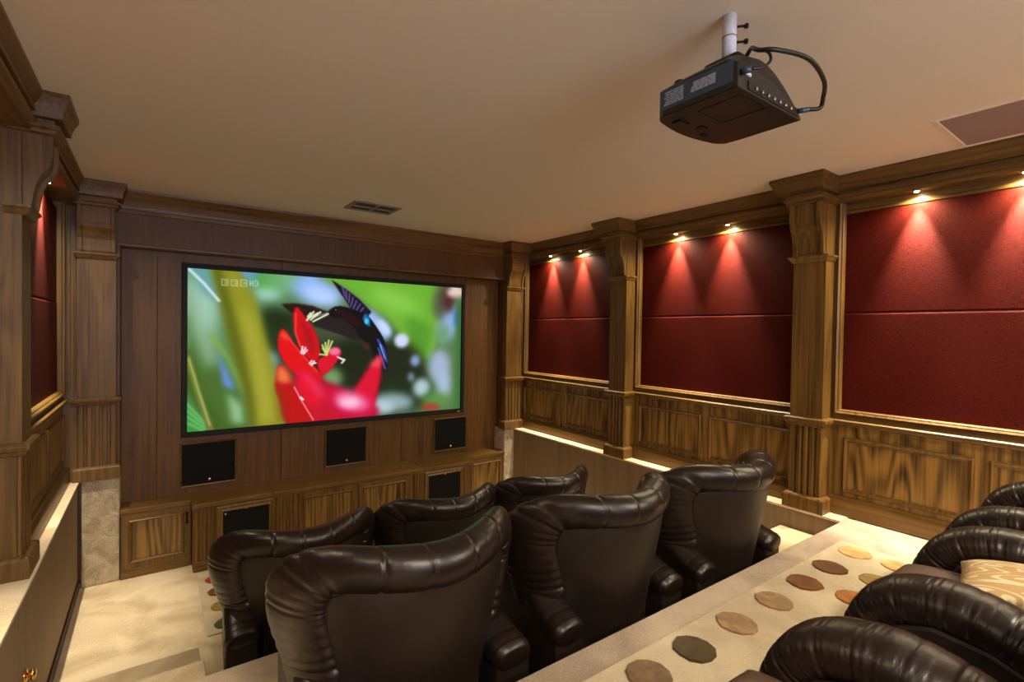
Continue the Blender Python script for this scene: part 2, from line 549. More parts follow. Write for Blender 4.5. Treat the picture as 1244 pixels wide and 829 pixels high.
where = {0: 'right wall bay nearest the seats at the right edge of the photo', 1: 'right wall bay in the middle, between two pilasters', 2: 'right wall bay beside the projection screen'}
for i, (y0, y1, p, (f0, f1)) in enumerate(R_BAYS):
    fabric(3.55, -1, f0, f1, -0.468, 0.1505, 0.002, 'lower maroon fabric panel above the wainscot, ' + where[i])
    fabric(3.55, -1, f0, f1, 0.1535, 0.80, 0.0, 'upper maroon fabric panel under the lamps, ' + where[i])
for i, (y0, y1, p, (f0, f1)) in enumerate(L_BAYS):
    if i < 2:
        continue
    fabric(-0.55, 1, f0, f1, -0.468, 0.1505, 0.002, 'lower maroon fabric panel on the left wall behind the pilaster')
    fabric(-0.55, 1, f0, f1, 0.1535, 0.80, 0.0, 'upper lamp-lit maroon fabric panel on the left wall behind the pilaster')
# boards that close the two left bays behind the camera's view
for y0, y1 in ((0.005, 1.345), (1.60, 2.95)):
    for z0, z1 in ((-0.468, 0.1505), (0.1535, 0.80)):
        fabric(-0.59, 1, y0, y1, z0, z1, 0.0, 'maroon fabric panel on the left wall outside the photo, beside the aisle', 'left aisle fabric panels')


# ------------------------------------------------------------------ pilasters
def capital_loops(hw, d, prof, tf, b=0.0):
    """U-shaped moulding round three sides of a pilaster"""
    lps = []
    for o, z in prof:
        lps.append([tf(-hw - o, b, z), tf(-hw - o, d + o, z), tf(hw + o, d + o, z), tf(hw + o, b, z)])
    return lps


def pilaster(tf, hw, d, label, base, z0=-1.105, wallgap=0.0, cs=1.0, shift=0.0):
    """tf(u, v, z): u along the wall, v out of the wall"""
    t = thing('pilaster', label, 'pilaster', base, 'oak pilasters of the panelling')
    u0 = -wallgap
    CS = cs

    def bx(m, ua, ub, va, vb, za, zb):
        vs = [tf(u, v, z) for z in (za, zb) for v in (va, vb) for u in (ua, ub)]
        return m.add(vs, [(0, 2, 3, 1), (4, 5, 7, 6), (0, 1, 5, 4), (2, 6, 7, 3), (0, 4, 6, 2), (1, 3, 7, 5)])
    bx(MB(), -hw, hw, u0, d, -0.545, 0.84).build('shaft', wood_z, t)
    # fluted lower block: core and proud reeds between the flutes
    m = bx(MB(), -hw, hw, u0, d - 0.014, z0 + 0.09, -0.545)
    m.build('fluted_block', wood_z, t)
    n = 5
    pitch = (2 * hw) / n
    for k in range(n):
        uc = -hw + pitch * (k + 0.5)
        w = pitch * 0.5 * (0.66 if 0 < k < n - 1 else 0.80)
        if k == 0: uc = -hw + w
        if k == n - 1: uc = hw - w
        lps = []
        for zz in (z0 + 0.09, -0.548):
            lps.append([tf(uc - w, d - 0.016, zz), tf(uc - w, d - 0.004, zz), tf(uc - w * 0.7, d, zz), tf(uc + w * 0.7, d, zz),
                        tf(uc + w, d - 0.004, zz), tf(uc + w, d - 0.016, zz)])
        MB().loops(lps, True, (True, True)).build('reed', wood_z, t)
    # waist cap
    MB().loops(capital_loops(hw, d, [(0.0, -0.572), (0.012, -0.566), (0.016, -0.552), (0.026, -0.546), (0.029, -0.532), (0.029, -0.520), (0.020, -0.514), (0.0, -0.512)], tf, u0),
               True, (True, True)).build('waist_moulding', wood_z, t)
    # plinth
    MB().loops(capital_loops(hw, d, [(0.026, z0), (0.026, z0 + 0.082), (0.020, z0 + 0.092), (0.004, z0 + 0.098)], tf, u0), True, (True, True)).build('plinth', wood_z, t)
    # corbel: scroll cheeks, inner body, foot block
    prof = [(0.002, 0.505), (0.022, 0.510), (0.030, 0.530), (0.034, 0.570), (0.040, 0.610), (0.056, 0.655), (0.078, 0.690), (0.088, 0.725), (0.090, 0.770), (0.090, 0.838)]
    hwc = hw - 0.004
    ck = 0.024

    def corb(m, ua, ub, inset):
        pts = [(0.0, 0.505)] + [(max(v * CS - inset, 0.001), z) for v, z in prof] + [(0.0, 0.838)]
        return m.loops([[tf(ua, d + v, z) for v, z in pts], [tf(ub, d + v, z) for v, z in pts]], True, (True, True))
    corb(MB(), -hwc, -hwc + ck, 0).build('corbel_cheek', wood_z, t, bevel=0.002)
    corb(MB(), hwc - ck, hwc, 0).build('corbel_cheek', wood_z, t, bevel=0.002)
    corb(MB(), -hwc + ck, hwc - ck, 0.017).build('corbel_body', wood_z, t)
    MB().loops(capital_loops(hwc - 0.006, d, [(0.010, 0.470), (0.016, 0.476), (0.026, 0.494), (0.034, 0.502), (0.034, 0.512), (0.0, 0.514)], tf),
               True, (True, True)).build('corbel_foot', wood_z, t)
    # capital under the ceiling
    dd = d + 0.088 * CS
    tfc = (lambda u, v, z: tf(u + shift * min(1, max(0, (z - 0.86) / 0.08)), v, z))
    MB().loops(capital_loops(hw, dd, [(0.002, 0.828), (0.014, 0.834), (0.014, 0.848), (0.028, 0.856), (0.028, 0.870), (0.010, 0.874), (0.010, 0.892), (0.038, 0.896),
                                      (0.040, 0.902), (0.044, 0.925), (0.054, 0.955), (0.066, 0.980), (0.066, 0.9995)], tfc), True, (True, True)).build('capital', wood_y, t)
    return t


SXR = lambda yc: (lambda u, v, z: (3.50 - v, yc + u, z))
SXL = lambda yc: (lambda u, v, z: (-0.52 + v, yc + u, z))
pilaster(SXR(1.47), 0.096, 0.128, 'oak pilaster on the right wall nearest the camera, standing at the carpeted upper tier', (3.44, 1.47, -1.105), shift=0.03)
pilaster(SXR(3.07), 0.096, 0.128, 'second oak pilaster on the right wall, halfway along the low carpeted ledge', (3.44, 3.07, -1.105), shift=0.04)
pilaster(SXR(-0.13), 0.096, 0.128, 'oak pilaster on the right wall outside the photo beside the last seats', (3.44, -0.13, -1.105))
pilaster(SXL(3.07), 0.096, 0.055, 'oak pilaster on the left wall cut by the left edge of the photo', (-0.49, 3.07, -1.105), wallgap=0.05, cs=1.1)
pilaster(SXL(1.47), 0.096, 0.055, 'oak pilaster on the left wall outside the photo beside the aisle', (-0.49, 1.47, -1.105), wallgap=0.05, cs=1.1)
# front pilasters look towards the seats (-y) and stand on carpeted piers
pilaster(lambda u, v, z: (-0.333 + u, 4.68 - v, z), 0.106, 0.08, 'oak pilaster left of the projection screen, standing on a carpeted pier', (-0.333, 4.64, -1.105))
pilaster(lambda u, v, z: (3.335 + u, 4.68 - v, z), 0.106, 0.08, 'oak pilaster right of the projection screen, standing on a carpeted pier', (3.335, 4.64, -1.105))
for xa, xb, side_word in ((-0.42, -0.206, 'left'), (3.222, 3.432, 'right')):
    o = MB().box(xa, xb, 4.60, 4.82, -1.87, -1.105).build('carpeted_pier', carpet_pier, bevel=0.008, seg=3)
    struct(o)
# returns between the front pilasters and the side walls, with upright mouldings
for xa, xb in ((-0.54, -0.43), (3.43, 3.52)):
    ct = MB().box(xa, xb, 4.64, 4.82, -1.11, 0.836).build('trim_%d' % (5 if xa < 0 else 6), wood_z)
    struct(ct)
    for k in range(3):
        xx = xa + (xb - xa) * (0.24 + 0.26 * k)
        MB().box(xx - 0.006, xx + 0.006, 4.628, 4.641, -0.46, 0.80).build('fillet', wood_z, ct, bevel=0.003)
    MB().box(xa, xb, 4.615, 4.641, -0.548, -0.515).build('chair_rail', wood_x, ct, bevel=0.005)
    MB().box(xa, xb, 4.61, 4.641, -1.105, -1.01).build('base_moulding', wood_x, ct, bevel=0.005)
# sides of the screen niche
struct(MB().box(-0.43, -0.208, 4.683, 4.82, -1.87, 0.835).build('trim_7', veneer))
struct(MB().box(3.243, 3.50, 4.683, 4.82, -1.87, 0.835).build('trim_7', veneer))

# ------------------------------------------------------------------ screen wall
for xa, xb in ((-0.205, 0.015), (0.018, 0.920), (0.923, 2.065), (2.068, 2.80), (2.803, 3.24)):
    MB().box(xa, xb, 4.80, 4.825, -1.40, 0.84).build('veneer_panel', veneer, wf, bevel=0.0015, seg=1)
# header: crown, fascia boards, bottom lip
hd = MB().prism([(4.600, 1.0), (4.602, 0.984), (4.618, 0.960), (4.640, 0.925), (4.655, 0.885), (4.658, 0.865), (4.668, 0.862), (4.668, 0.838),
                 (4.676, 0.832), (4.82, 0.832), (4.82, 1.0)], 'x', -0.235, 3.24).build('trim_3', wood_x)
struct(hd)
for xa, xb in ((-0.235, 3.24),):
    MB().box(xa, xb, 4.676, 4.797, 0.60, 0.833).build('fascia_board', veneer_x, hd, bevel=0.001, seg=1)
MB().prism([(4.82, 0.588), (4.666, 0.588), (4.660, 0.594), (4.660, 0.606), (4.670, 0.612), (4.82, 0.612)], 'x', -0.22, 3.235).build('lip_moulding', wood_x, hd)

# ------------------------------------------------------------------ projection screen with its picture
scr = thing('projection_screen', 'large black-framed projection screen showing a hummingbird at red flowers', 'screen', (1.48, 4.77, -0.893))
MB().frame((0, 4.80, 0), X, Z, NY, 0.175, 2.785, -0.893, 0.515, [(0, 0), (0, 0.030), (0.004, 0.034), (0.034, 0.034), (0.040, 0.014), (0.040, 0)]).build('frame', black_velvet, scr)
MB().box(2.70, 2.735, 4.7645, 4.767, -0.884, -0.874).build('badge', chrome, scr)

PW, PH = 480, 264
yy, xx = np.mgrid[0:PH, 0:PW]
PU = (xx + 0.5) / PW
PV = (yy + 0.5) / PH


def homography(src, dst):
    A = []
    for (x, y), (u, v) in zip(src, dst):
        A.append([x, y, 1, 0, 0, 0, -u * x, -u * y, -u]); A.append([0, 0, 0, x, y, 1, -v * x, -v * y, -v])
    _, _, vt = np.linalg.svd(np.array(A, float))
    return vt[-1].reshape(3, 3)


H1 = homography([(62, 55), (1170, 137), (1180, 636), (67, 728)], [(0, 0), (1, 0), (1, 1), (0, 1)])
H2 = None


def uv(p):
    q = H1 @ np.array([p[0], p[1], 1.0])
    return q[0] / q[2], q[1] / q[2]


def blur(a, s):
    if s <= 0:
        return a
    r = int(s * 3) + 1
    k = np.exp(-0.5 * (np.arange(-r, r + 1) / s) ** 2); k /= k.sum()
    p = np.pad(a, ((r, r), (r, r)), mode='edge')
    t = sum(k[i] * p[i:i + a.shape[0], :] for i in range(2 * r + 1))
    return sum(k[i] * t[:, i:i + a.shape[1]] for i in range(2 * r + 1))


IMG = np.zeros((PH, PW, 3))


def lay(mask, col, alpha=1.0):
    c = np.array(col) / 255.0
    m = (mask * alpha)[..., None]
    IMG[:] = IMG * (1 - m) + c * m


def poly(pts, col, s=0.7, alpha=1.0, smooth=0):
    if smooth:
        q = [np.array(p, float) for p in pts]
        out = []
        n = len(q)
        for i in range(n):
            p0, p1, p2, p3 = q[i - 1], q[i], q[(i + 1) % n], q[(i + 2) % n]
            for t in np.linspace(0, 1, 5)[:-1]:
                out.append(0.5 * ((2 * p1) + (-p0 + p2) * t + (2 * p0 - 5 * p1 + 4 * p2 - p3) * t * t + (-p0 + 3 * p1 - 3 * p2 + p3) * t ** 3))
        pts = out
    P = [uv(p) for p in pts]
    ins = np.zeros((PH, PW), bool)
    n = len(P)
    for i in range(n):
        (x1, y1), (x2, y2) = P[i], P[(i + 1) % n]
        if abs(y1 - y2) < 1e-9:
            continue
        c = ((y1 > PV) != (y2 > PV)) & (PU < (x2 - x1) * (PV - y1) / (y2 - y1) + x1)
        ins ^= c
    lay(blur(ins.astype(float), s), col, alpha)


def blob(c, rx, ry, col, s=3, alpha=1.0, rot=0):
    cx, cy = c
    poly([(cx + rx * math.cos(t) * math.cos(rot) - ry * math.sin(t) * math.sin(rot), cy + rx * math.cos(t) * math.sin(rot) + ry * math.sin(t) * math.cos(rot))
          for t in np.linspace(0, 2 * math.pi, 24)[:-1]], col, s, alpha)


def stroke(pts, w, col, s=0.5, alpha=1.0):
    P = [np.array(uv(p)) for p in pts]
    d = np.full((PH, PW), 9.0)
    asp = PW / PH
    for a, b in zip(P[:-1], P[1:]):
        ax, ay, bx, by = a[0] * asp, a[1], b[0] * asp, b[1]
        L = (bx - ax) ** 2 + (by - ay) ** 2 + 1e-12
        t = np.clip(((PU * asp - ax) * (bx - ax) + (PV - ay) * (by - ay)) / L, 0, 1)
        d = np.minimum(d, np.hypot(PU * asp - ax - t * (bx - ax), PV - ay - t * (by - ay)))
    m = np.clip((w / PH / 2 - d) * PH + 0.5, 0, 1)
    lay(blur(m, s), col, alpha)


IMG[:] = np.array([96, 128, 84]) / 255
# soft background
poly([(60, 50), (480, 60), (480, 740), (60, 740)], (96, 140, 96), 8)
blob((110, 330), 60, 200, (120, 165, 120), 12, 0.8)
blob((120, 200), 70, 130, (170, 205, 190), 14)
poly([(60, 50), (180, 60), (200, 200), (120, 160)], (110, 165, 165), 6)
poly([(245, 60), (345, 68), (360, 130), (300, 120)], (110, 160, 215), 6)
blob((385, 150), 55, 45, (175, 215, 205), 9)
blob((370, 110), 60, 30, (95, 165, 80), 8)
blob((450, 110), 70, 40, (120, 175, 120), 9)
blob((580, 150), 110, 55, (150, 185, 240), 10, 1, 0.3)
blob((600, 170), 70, 30, (190, 210, 250), 9, 1, 0.3)
poly([(620, 90), (1060, 120), (1090, 300), (1040, 430), (960, 380), (880, 270), (780, 200), (700, 140)], (118, 178, 66), 5, 1, 1)
blob((900, 190), 110, 40, (150, 205, 95), 12, 0.8, 0.4)
poly([(950, 250), (1060, 300), (1030, 440), (960, 390)], (92, 150, 58), 8, 0.8)
# dark centre
poly([(360, 230), (470, 230), (620, 290), (760, 340), (880, 330), (1000, 400), (1050, 520), (1020, 620), (860, 660), (600, 600), (480, 480), (380, 400)], (40, 52, 34), 10, 1, 1)
blob((600, 310), 120, 60, (92, 104, 78), 12, 0.8)
blob((400, 350), 50, 90, (52, 70, 40), 12)
blob((960, 560), 110, 60, (36, 56, 30), 12)
blob((830, 290), 80, 30, (160, 190, 240), 6, 1, 0.9)
blob((860, 300), 40, 18, (200, 215, 250), 4, 1, 0.9)
blob((932, 354), 30, 30, (205, 215, 240), 3.5)
blob((990, 437), 20, 24, (140, 160, 200), 4)
blob((975, 505), 15, 20, (120, 140, 160), 4)
blob((1020, 550), 36, 40, (175, 200, 205), 6)
blob((1090, 460), 45, 70, (165, 180, 205), 8)
blob((1110, 540), 30, 60, (170, 190, 215), 8)
blob((1120, 270), 40, 80, (150, 180, 225), 8)
blob((1100, 330), 30, 50, (120, 160, 130), 8)
blob((1085, 200), 30, 70, (95, 100, 80), 8)
blob((1120, 180), 25, 60, (90, 50, 50), 7)
blob((1145, 155), 35, 22, (225, 200, 195), 5)
blob((1160, 260), 14, 40, (60, 110, 190), 6)
poly([(1155, 200), (1180, 200), (1182, 640), (1160, 640)], (70, 120, 70), 5)
blob((900, 610), 90, 40, (150, 175, 180), 8)
blob((860, 630), 50, 25, (190, 205, 215), 7)
blob((1080, 600), 60, 30, (100, 150, 80), 8)
blob((1060, 630), 40, 12, (190, 60, 60), 5)
blob((400, 430), 35, 30, (150, 185, 215), 8)
blob((650, 510), 45, 45, (130, 160, 110), 7)
# stems and leaves at the left
poly([(65, 400), (110, 280), (180, 420), (260, 560), (320, 720), (160, 730), (65, 560)], (74, 106, 44), 6, 1)
poly([(65, 95), (130, 300), (215, 480), (300, 700), (230, 715), (120, 560), (65, 330)], (86, 118, 60), 7, 0.9)
poly([(65, 90), (140, 230), (190, 440), (150, 470), (80, 300)], (165, 200, 180), 9, 0.85)
poly([(185, 400), (230, 480), (262, 560), (215, 540)], (110, 150, 225), 4)
poly([(225, 560), (290, 620), (300, 700), (250, 690)], (150, 190, 150), 5)
poly([(65, 590), (140, 690), (150, 728), (65, 728)], (70, 150, 70), 4)
for i in range(4):
    stroke([(66, 612 + 26 * i), (140, 690 + 12 * i)], 4, (110, 180, 110), 1)
stroke([(68, 420), (110, 560), (165, 725)], 9, (120, 130, 66), 1.2)
stroke([(72, 425), (115, 565), (160, 700)], 3, (160, 170, 100), 0.8)
stroke([(160, 330), (230, 420), (300, 560)], 7, (140, 170, 80), 3, 0.8)
poly([(155, 60), (270, 68), (340, 190), (395, 380), (450, 600), (470, 700), (330, 715), (290, 520), (245, 380), (210, 230)], (150, 150, 52), 5)
poly([(160, 60), (200, 64), (250, 230), (300, 420), (340, 600), (350, 712), (325, 715), (285, 520), (240, 380), (205, 230)], (96, 104, 34), 5, 0.85)
poly([(270, 200), (330, 260), (400, 520), (420, 680), (370, 690), (330, 450)], (178, 176, 78), 7, 0.7)
stroke([(70, 62), (130, 120), (190, 190)], 4, (215, 225, 235), 1.2)
# bird: far wing, body, near wing, tail
poly([(640, 103), (700, 142), (758, 186), (806, 236), (776, 276), (735, 240), (700, 190)], (44, 32, 60), 1.0)
for i in range(7):
    a = i / 6
    stroke([(686 + 88 * a, 134 + 84 * a), (696 + 52 * a, 172 + 80 * a)], 2.4, (132, 120, 170), 0.7, 0.8)
poly([(438, 203), (500, 200), (570, 212), (635, 238), (600, 252), (540, 262), (480, 238)], (52, 36, 34), 1.5)
poly([(560, 262), (640, 250), (740, 262), (780, 320), (760, 352), (720, 345), (690, 332), (650, 318), (610, 305), (575, 292)], (50, 44, 44), 1.6, 1, 1)
for i in range(7):
    stroke([(600 + 24 * i, 298 + 8 * i), (630 + 24 * i, 270 + 6 * i)], 2, (84, 76, 72), 1.4, 0.3)
poly([(625, 240), (650, 218), (675, 212), (710, 218), (750, 232), (790, 250), (830, 300), (860, 350), (872, 400), (876, 450), (868, 482), (850, 470),
      (820, 410), (800, 370), (765, 345), (735, 300), (690, 262), (650, 258)], (26, 14, 26), 1.0, 1, 1)
poly([(640, 232), (690, 222), (740, 250), (770, 290), (740, 295), (690, 258)], (66, 20, 38), 2, 0.7)
poly([(780, 240), (800, 262), (804, 298), (786, 290), (770, 262)], (30, 120, 170), 1.5)
blob((787, 274), 9, 12, (80, 200, 220), 1.2)
stroke([(835, 350), (862, 395), (872, 440)], 5, (60, 90, 190), 1.2)
stroke([(845, 370), (866, 430)], 2.5, (150, 190, 240), 0.8)
poly([(812, 380), (850, 400), (868, 440), (850, 480), (820, 430)], (16, 14, 24), 1.2)
stroke([(838, 385), (858, 440), (868, 470)], 3, (70, 120, 200), 0.8)
poly([(772, 362), (800, 365), (798, 392), (778, 388)], (90, 40, 62), 1.5)
blob((659, 229), 4.5, 4, (10, 8, 12), 0.5)
blob((661, 227), 1.8, 1.6, (200, 200, 210), 0.4)
stroke([(632, 240), (598, 248), (575, 256)], 3, (120, 120, 150), 0.6)
# flowers
RED = (206, 20, 40)
poly([(495, 222), (508, 218), (530, 245), (570, 300), (596, 360), (600, 420), (570, 440), (525, 390), (498, 320), (490, 260)], RED, 1.2, 1, 1)
poly([(520, 260), (560, 310), (585, 380), (570, 420), (540, 350)], (158, 10, 40), 2.5, 0.6)
stroke([(500, 240), (500, 320), (522, 380)], 3, (240, 80, 70), 1)
poly([(440, 310), (460, 312), (500, 372), (560, 440), (612, 500), (600, 530), (540, 520), (470, 460), (436, 400), (430, 350)], (220, 24, 36), 1.3, 1, 1)
poly([(436, 330), (448, 312), (470, 330), (480, 352), (455, 350)], (235, 130, 70), 3, 0.7)
stroke([(470, 340), (520, 400), (590, 480)], 3, (240, 70, 70), 1.2)
poly([(590, 440), (620, 415), (650, 388), (675, 382), (686, 410), (670, 440), (640, 478), (610, 495)], (214, 18, 60), 1.3, 1, 1)
blob((660, 398), 24, 16, (240, 130, 160), 2.0)
for dx, dy in ((600, 410), (612, 385), (622, 362), (636, 352), (650, 356), (610, 372)):
    stroke([(628, 412), (dx, dy)], 3, (205, 215, 130), 0.6)
for a, b in (((545, 270), (572, 235)), ((550, 262), (590, 240)), ((548, 255), (560, 240)), ((570, 275), (630, 244)), ((560, 268), (600, 236))):
    stroke([a, b], 3, (225, 228, 190), 0.5)
for a, b in (((525, 405), (530, 378)), ((530, 405), (542, 382)), ((535, 408), (548, 392)), ((565, 450), (585, 445)), ((568, 455), (578, 438)), ((560, 448), (568, 436))):
    stroke([a, b], 3, (250, 215, 215), 0.5)
stroke([(672, 420), (700, 436), (690, 446)], 3, (235, 225, 225), 0.6)
stroke([(682, 425), (704, 432)], 2, (240, 230, 230), 0.5)
# out of focus flower below
poly([(500, 470), (540, 482), (620, 520), (720, 560), (790, 590), (850, 640), (830, 672), (480, 700), (500, 600)], (196, 8, 60), 5, 1)
poly([(515, 470), (560, 500), (610, 560), (600, 640), (540, 600), (500, 540)], (225, 20, 60), 5, 0.9)
poly([(740, 560), (790, 480), (840, 412), (856, 430), (850, 520), (830, 620), (780, 640)], (214, 14, 62), 3.5, 1)
poly([(800, 460), (840, 410), (856, 430), (846, 470)], (230, 110, 110), 4, 0.8)
blob((735, 605), 80, 40, (232, 130, 170), 8, 0.95, 0.3)
blob((725, 610), 45, 22, (250, 200, 220), 6)
poly([(515, 478), (545, 480), (610, 540), (640, 600), (600, 590)], (232, 90, 110), 6, 0.7)
poly([(432, 462), (452, 455), (480, 490), (500, 560), (550, 620), (582, 685), (470, 692), (440, 600), (422, 540)], (190, 12, 30), 2, 1, 1)
poly([(430, 462), (452, 455), (478, 490), (486, 530), (455, 530), (426, 520)], (236, 150, 90), 4, 0.85)
poly([(422, 540), (440, 520), (465, 620), (475, 692), (440, 690)], (140, 100, 30), 6, 0.7)
stroke([(500, 545), (530, 600), (580, 682)], 2.5, (250, 150, 150), 0.8)
stroke([(526, 588), (536, 596)], 4, (255, 230, 230), 0.6)
# channel mark: three boxed letters and two more beside them
FONT = {'B': ['110', '101', '110', '101', '110'], 'C': ['111', '100', '100', '100', '111'], 'H': ['101', '101', '111', '101', '101'], 'D': ['110', '101', '101', '101', '110']}


def letters():
    px = 197.0
    for i, ch in enumerate('BBC'):
        x0, x1 = px + i * 38, px + i * 38 + 31
        m = np.zeros((PH, PW))
        ya, yb = 99 + i * 2, 131 + i * 2
        P0, P1 = uv((x0, ya)), uv((x1, yb))
        u, v = (PU - P0[0]) / (P1[0] - P0[0]), (PV - P0[1]) / (P1[1] - P0[1])
        box = ((u > 0) & (u < 1) & (v > 0) & (v < 1))
        g = FONT[ch]
        cu = np.clip(((u - 0.22) / 0.56 * 3).astype(int), 0, 2); cv = np.clip(((v - 0.15) / 0.7 * 5).astype(int), 0, 4)
        G = np.array([[int(c) for c in r] for r in g])
        let = (u > 0.22) & (u < 0.78) & (v > 0.15) & (v < 0.85) & (G[cv, cu] == 1)
        lay(blur((box & ~let).astype(float), 0.35), (196, 204, 160), 0.55)
    for i, ch in enumerate('HD'):
        x0, x1 = 312 + i * 20, 328 + i * 20
        P0, P1 = uv((x0, 106)), uv((x1, 132))
        u, v = (PU - P0[0]) / (P1[0] - P0[0]), (PV - P0[1]) / (P1[1] - P0[1])
        G = np.array([[int(c) for c in r] for r in FONT[ch]])
        cu = np.clip((u * 3).astype(int), 0, 2); cv = np.clip((v * 5).astype(int), 0, 4)
        let = (u > 0) & (u < 1) & (v > 0) & (v < 1) & (G[cv, cu] == 1)
        lay(blur(let.astype(float), 0.35), (205, 214, 225), 0.6)


letters()
IMG = np.clip((IMG - 0.5) * 1.16 + 0.465, 0, 1)
LIN = np.where(IMG <= 0.04045, IMG / 12.92, ((IMG + 0.055) / 1.055) ** 2.4)


def picture():
    x0, x1, z0, z1 = 0.214, 2.746, -0.854, 0.476
    me = bpy.data.meshes.new('picture')
    gx = (x0 + (x1 - x0) * np.arange(PW + 1) / PW - 1.48) * S
    gz = (z1 + (z0 - z1) * np.arange(PH + 1) / PH + 0.893) * S
    GX, GZ = np.meshgrid(gx, gz)
    vs = np.stack([GX.ravel(), np.full(GX.size, 0.018 * S), GZ.ravel()], 1)
    i, j = np.meshgrid(np.arange(PH), np.arange(PW), indexing='ij')
    a = (i * (PW + 1) + j).ravel()
    fc = np.stack([a, a + PW + 1, a + PW + 2, a + 1], 1)
    me.vertices.add(len(vs)); me.vertices.foreach_set('co', vs.ravel().astype(np.float32))
    me.loops.add(fc.size); me.loops.foreach_set('vertex_index', fc.ravel().astype(np.int32))
    me.polygons.add(len(fc)); me.polygons.foreach_set('loop_start', (np.arange(len(fc)) * 4).astype(np.int32))
    me.update()
    ca = me.color_attributes.new('projected', 'FLOAT_COLOR', 'POINT')
    pad = np.pad(LIN, ((0, 1), (0, 1), (0, 0)), mode='edge')
    col = np.concatenate([pad.reshape(-1, 3), np.ones((pad.shape[0] * pad.shape[1], 1))], 1)
    ca.data.foreach_set('color', col.ravel().astype(np.float32))
    m, nt, b, n, l = new_mat('projected_picture')
    at = n.new('ShaderNodeAttribute'); at.attribute_name = 'projected'
    b.inputs['Base Color'].default_value = (0.03, 0.03, 0.03, 1)
    b.inputs['Roughness'].default_value = 0.9
    b.inputs['Specular IOR Level'].default_value = 0.1
    l.new(at.outputs['Color'], b.inputs['Emission Color'])
    b.inputs['Emission Strength'].default_value = 1.0
    me.materials.append(m)
    o = bpy.data.objects.new('picture', me)
    COL.objects.link(o)
    o.parent = scr
    return o


picture()

# ------------------------------------------------------------------ in-wall speakers above the worktop
for i, (xa, xb) in enumerate(((0.180, 0.556), (1.312, 1.688), (2.444, 2.822))):
    lab = ['black in-wall speaker with thin oak frame, leftmost under the screen', 'black in-wall speaker with thin oak frame, centred under the screen',
           'black in-wall speaker with thin oak frame, rightmost under the screen'][i]
    t = thing('wall_speaker', lab, 'speaker', ((xa + xb) / 2, 4.79, -1.29), 'in-wall speakers under the screen')
    MB().frame((0, 4.80, 0), X, Z, NY, xa - 0.014, xb + 0.014, -1.304, -0.944, [(0, 0), (0, 0.014), (0.004, 0.018), (0.010, 0.016), (0.016, 0.006), (0.016, 0)]).build('frame', wood_x, t)
    MB().box(xa, xb, 4.790, 4.7995, -1.290, -0.958).build('grille', speaker_cloth, t)
    xc = (xa + xb) / 2 + 0.005
    MB().lathe((xc, 4.790, -1.262), NY, [(0.014, 0), (0.014, 0.003), (0.009, 0.006), (0.002, 0.007)], 16).build('badge', chrome, t, True)

# ------------------------------------------------------------------ media cabinets and worktop
wt = MB()
cz0, cz1 = -1.385, -1.352
out = [(-0.205, 4.60), (0.232, 4.60), (0.232, 4.44), (2.728, 4.44), (2.728, 4.60), (3.24, 4.60), (3.24, 4.80), (-0.205, 4.80)]
for piece in ([(-0.205, 4.60), (0.232, 4.60), (0.232, 4.44), (0.800, 4.44), (0.800, 4.80), (-0.205, 4.80)],
              [(0.802, 4.44), (2.150, 4.44), (2.150, 4.80), (0.802, 4.80)],
              [(2.152, 4.44), (2.728, 4.44), (2.728, 4.59), (3.22, 4.59), (3.22, 4.80), (2.152, 4.80)]):
    pass
top = thing('worktop', 'long oak worktop stepping forward over the media cabinets below the screen', 'worktop', (1.5, 4.62, cz0))
for piece in ([(-0.205, 4.585), (0.232, 4.585), (0.232, 4.435), (0.800, 4.435), (0.800, 4.80), (-0.205, 4.80)],
              [(0.802, 4.435), (2.150, 4.435), (2.150, 4.80), (0.802, 4.80)],
              [(2.152, 4.435), (2.728, 4.435), (2.728, 4.585), (3.22, 4.585), (3.22, 4.80), (2.152, 4.80)]):
    MB().loops([[(x, y, cz0) for x, y in piece], [(x, y, cz1) for x, y in piece]], True, (True, True)).build('board', wood_x, top, bevel=0.004)
# bullnose lip under the board edge
m = MB()
for xa, xb, yf in ((-0.205, 0.236, 4.592), (0.236, 2.724, 4.443), (2.724, 3.22, 4.592)):
    m.box(xa, xb, yf, yf + 0.03, cz0 - 0.016, cz0)
m.build('edge_moulding', wood_x, top)


def door(t, xa, xb, za, zb, yf, handle=None, name='door'):
    """framed door with a raised inner panel; frame stiles are separate parts"""
    d = 0.016
    e = 0.045
    b = MB().box(xa, xb, yf - 0.004, yf, za, zb).build(name, wood_panel, t)
    fr = MB().frame((0, yf, 0), X, Z, NY, xa, xb, za, zb, [(0, 0), (0, d), (e, d), (e, 0)]).build('door_frame', wood_z, b)
    sp = MB().frame((0, yf, 0), X, Z, NY, xa + e - 0.004, xb - e + 0.004, za + e - 0.004, zb - e + 0.004,
                    [(0, 0), (0, d + 0.004), (0.006, d + 0.010), (0.014, d + 0.006), (0.018, 0.007), (0.018, 0)]).build('panel_moulding', wood_x, b)
    kids = [fr, sp]
    if handle is not None:
        hx = handle
        h = MB().tube([(hx, yf - d, zb - 0.055), (hx, yf - d - 0.016, zb - 0.060), (hx, yf - d - 0.020, zb - 0.09), (hx, yf - d - 0.016, zb - 0.122), (hx, yf - d, zb - 0.127)], 0.0045, 8)
        h.lathe((hx, yf - d, zb - 0.055), NY, [(0.011, 0), (0.009, 0.005), (0.002, 0.006)], 12)
        h.lathe((hx, yf - d, zb - 0.127), NY, [(0.011, 0), (0.009, 0.005), (0.002, 0.006)], 12)
        kids.append(h.build('handle', bronze, b, True))
    # children built with the door as parent use world-less coordinates: align them to the thing
    for k in kids:
        k.location = -b.location
    return b


def part_of(parent_part, o):
    o.parent = parent_part
    return o


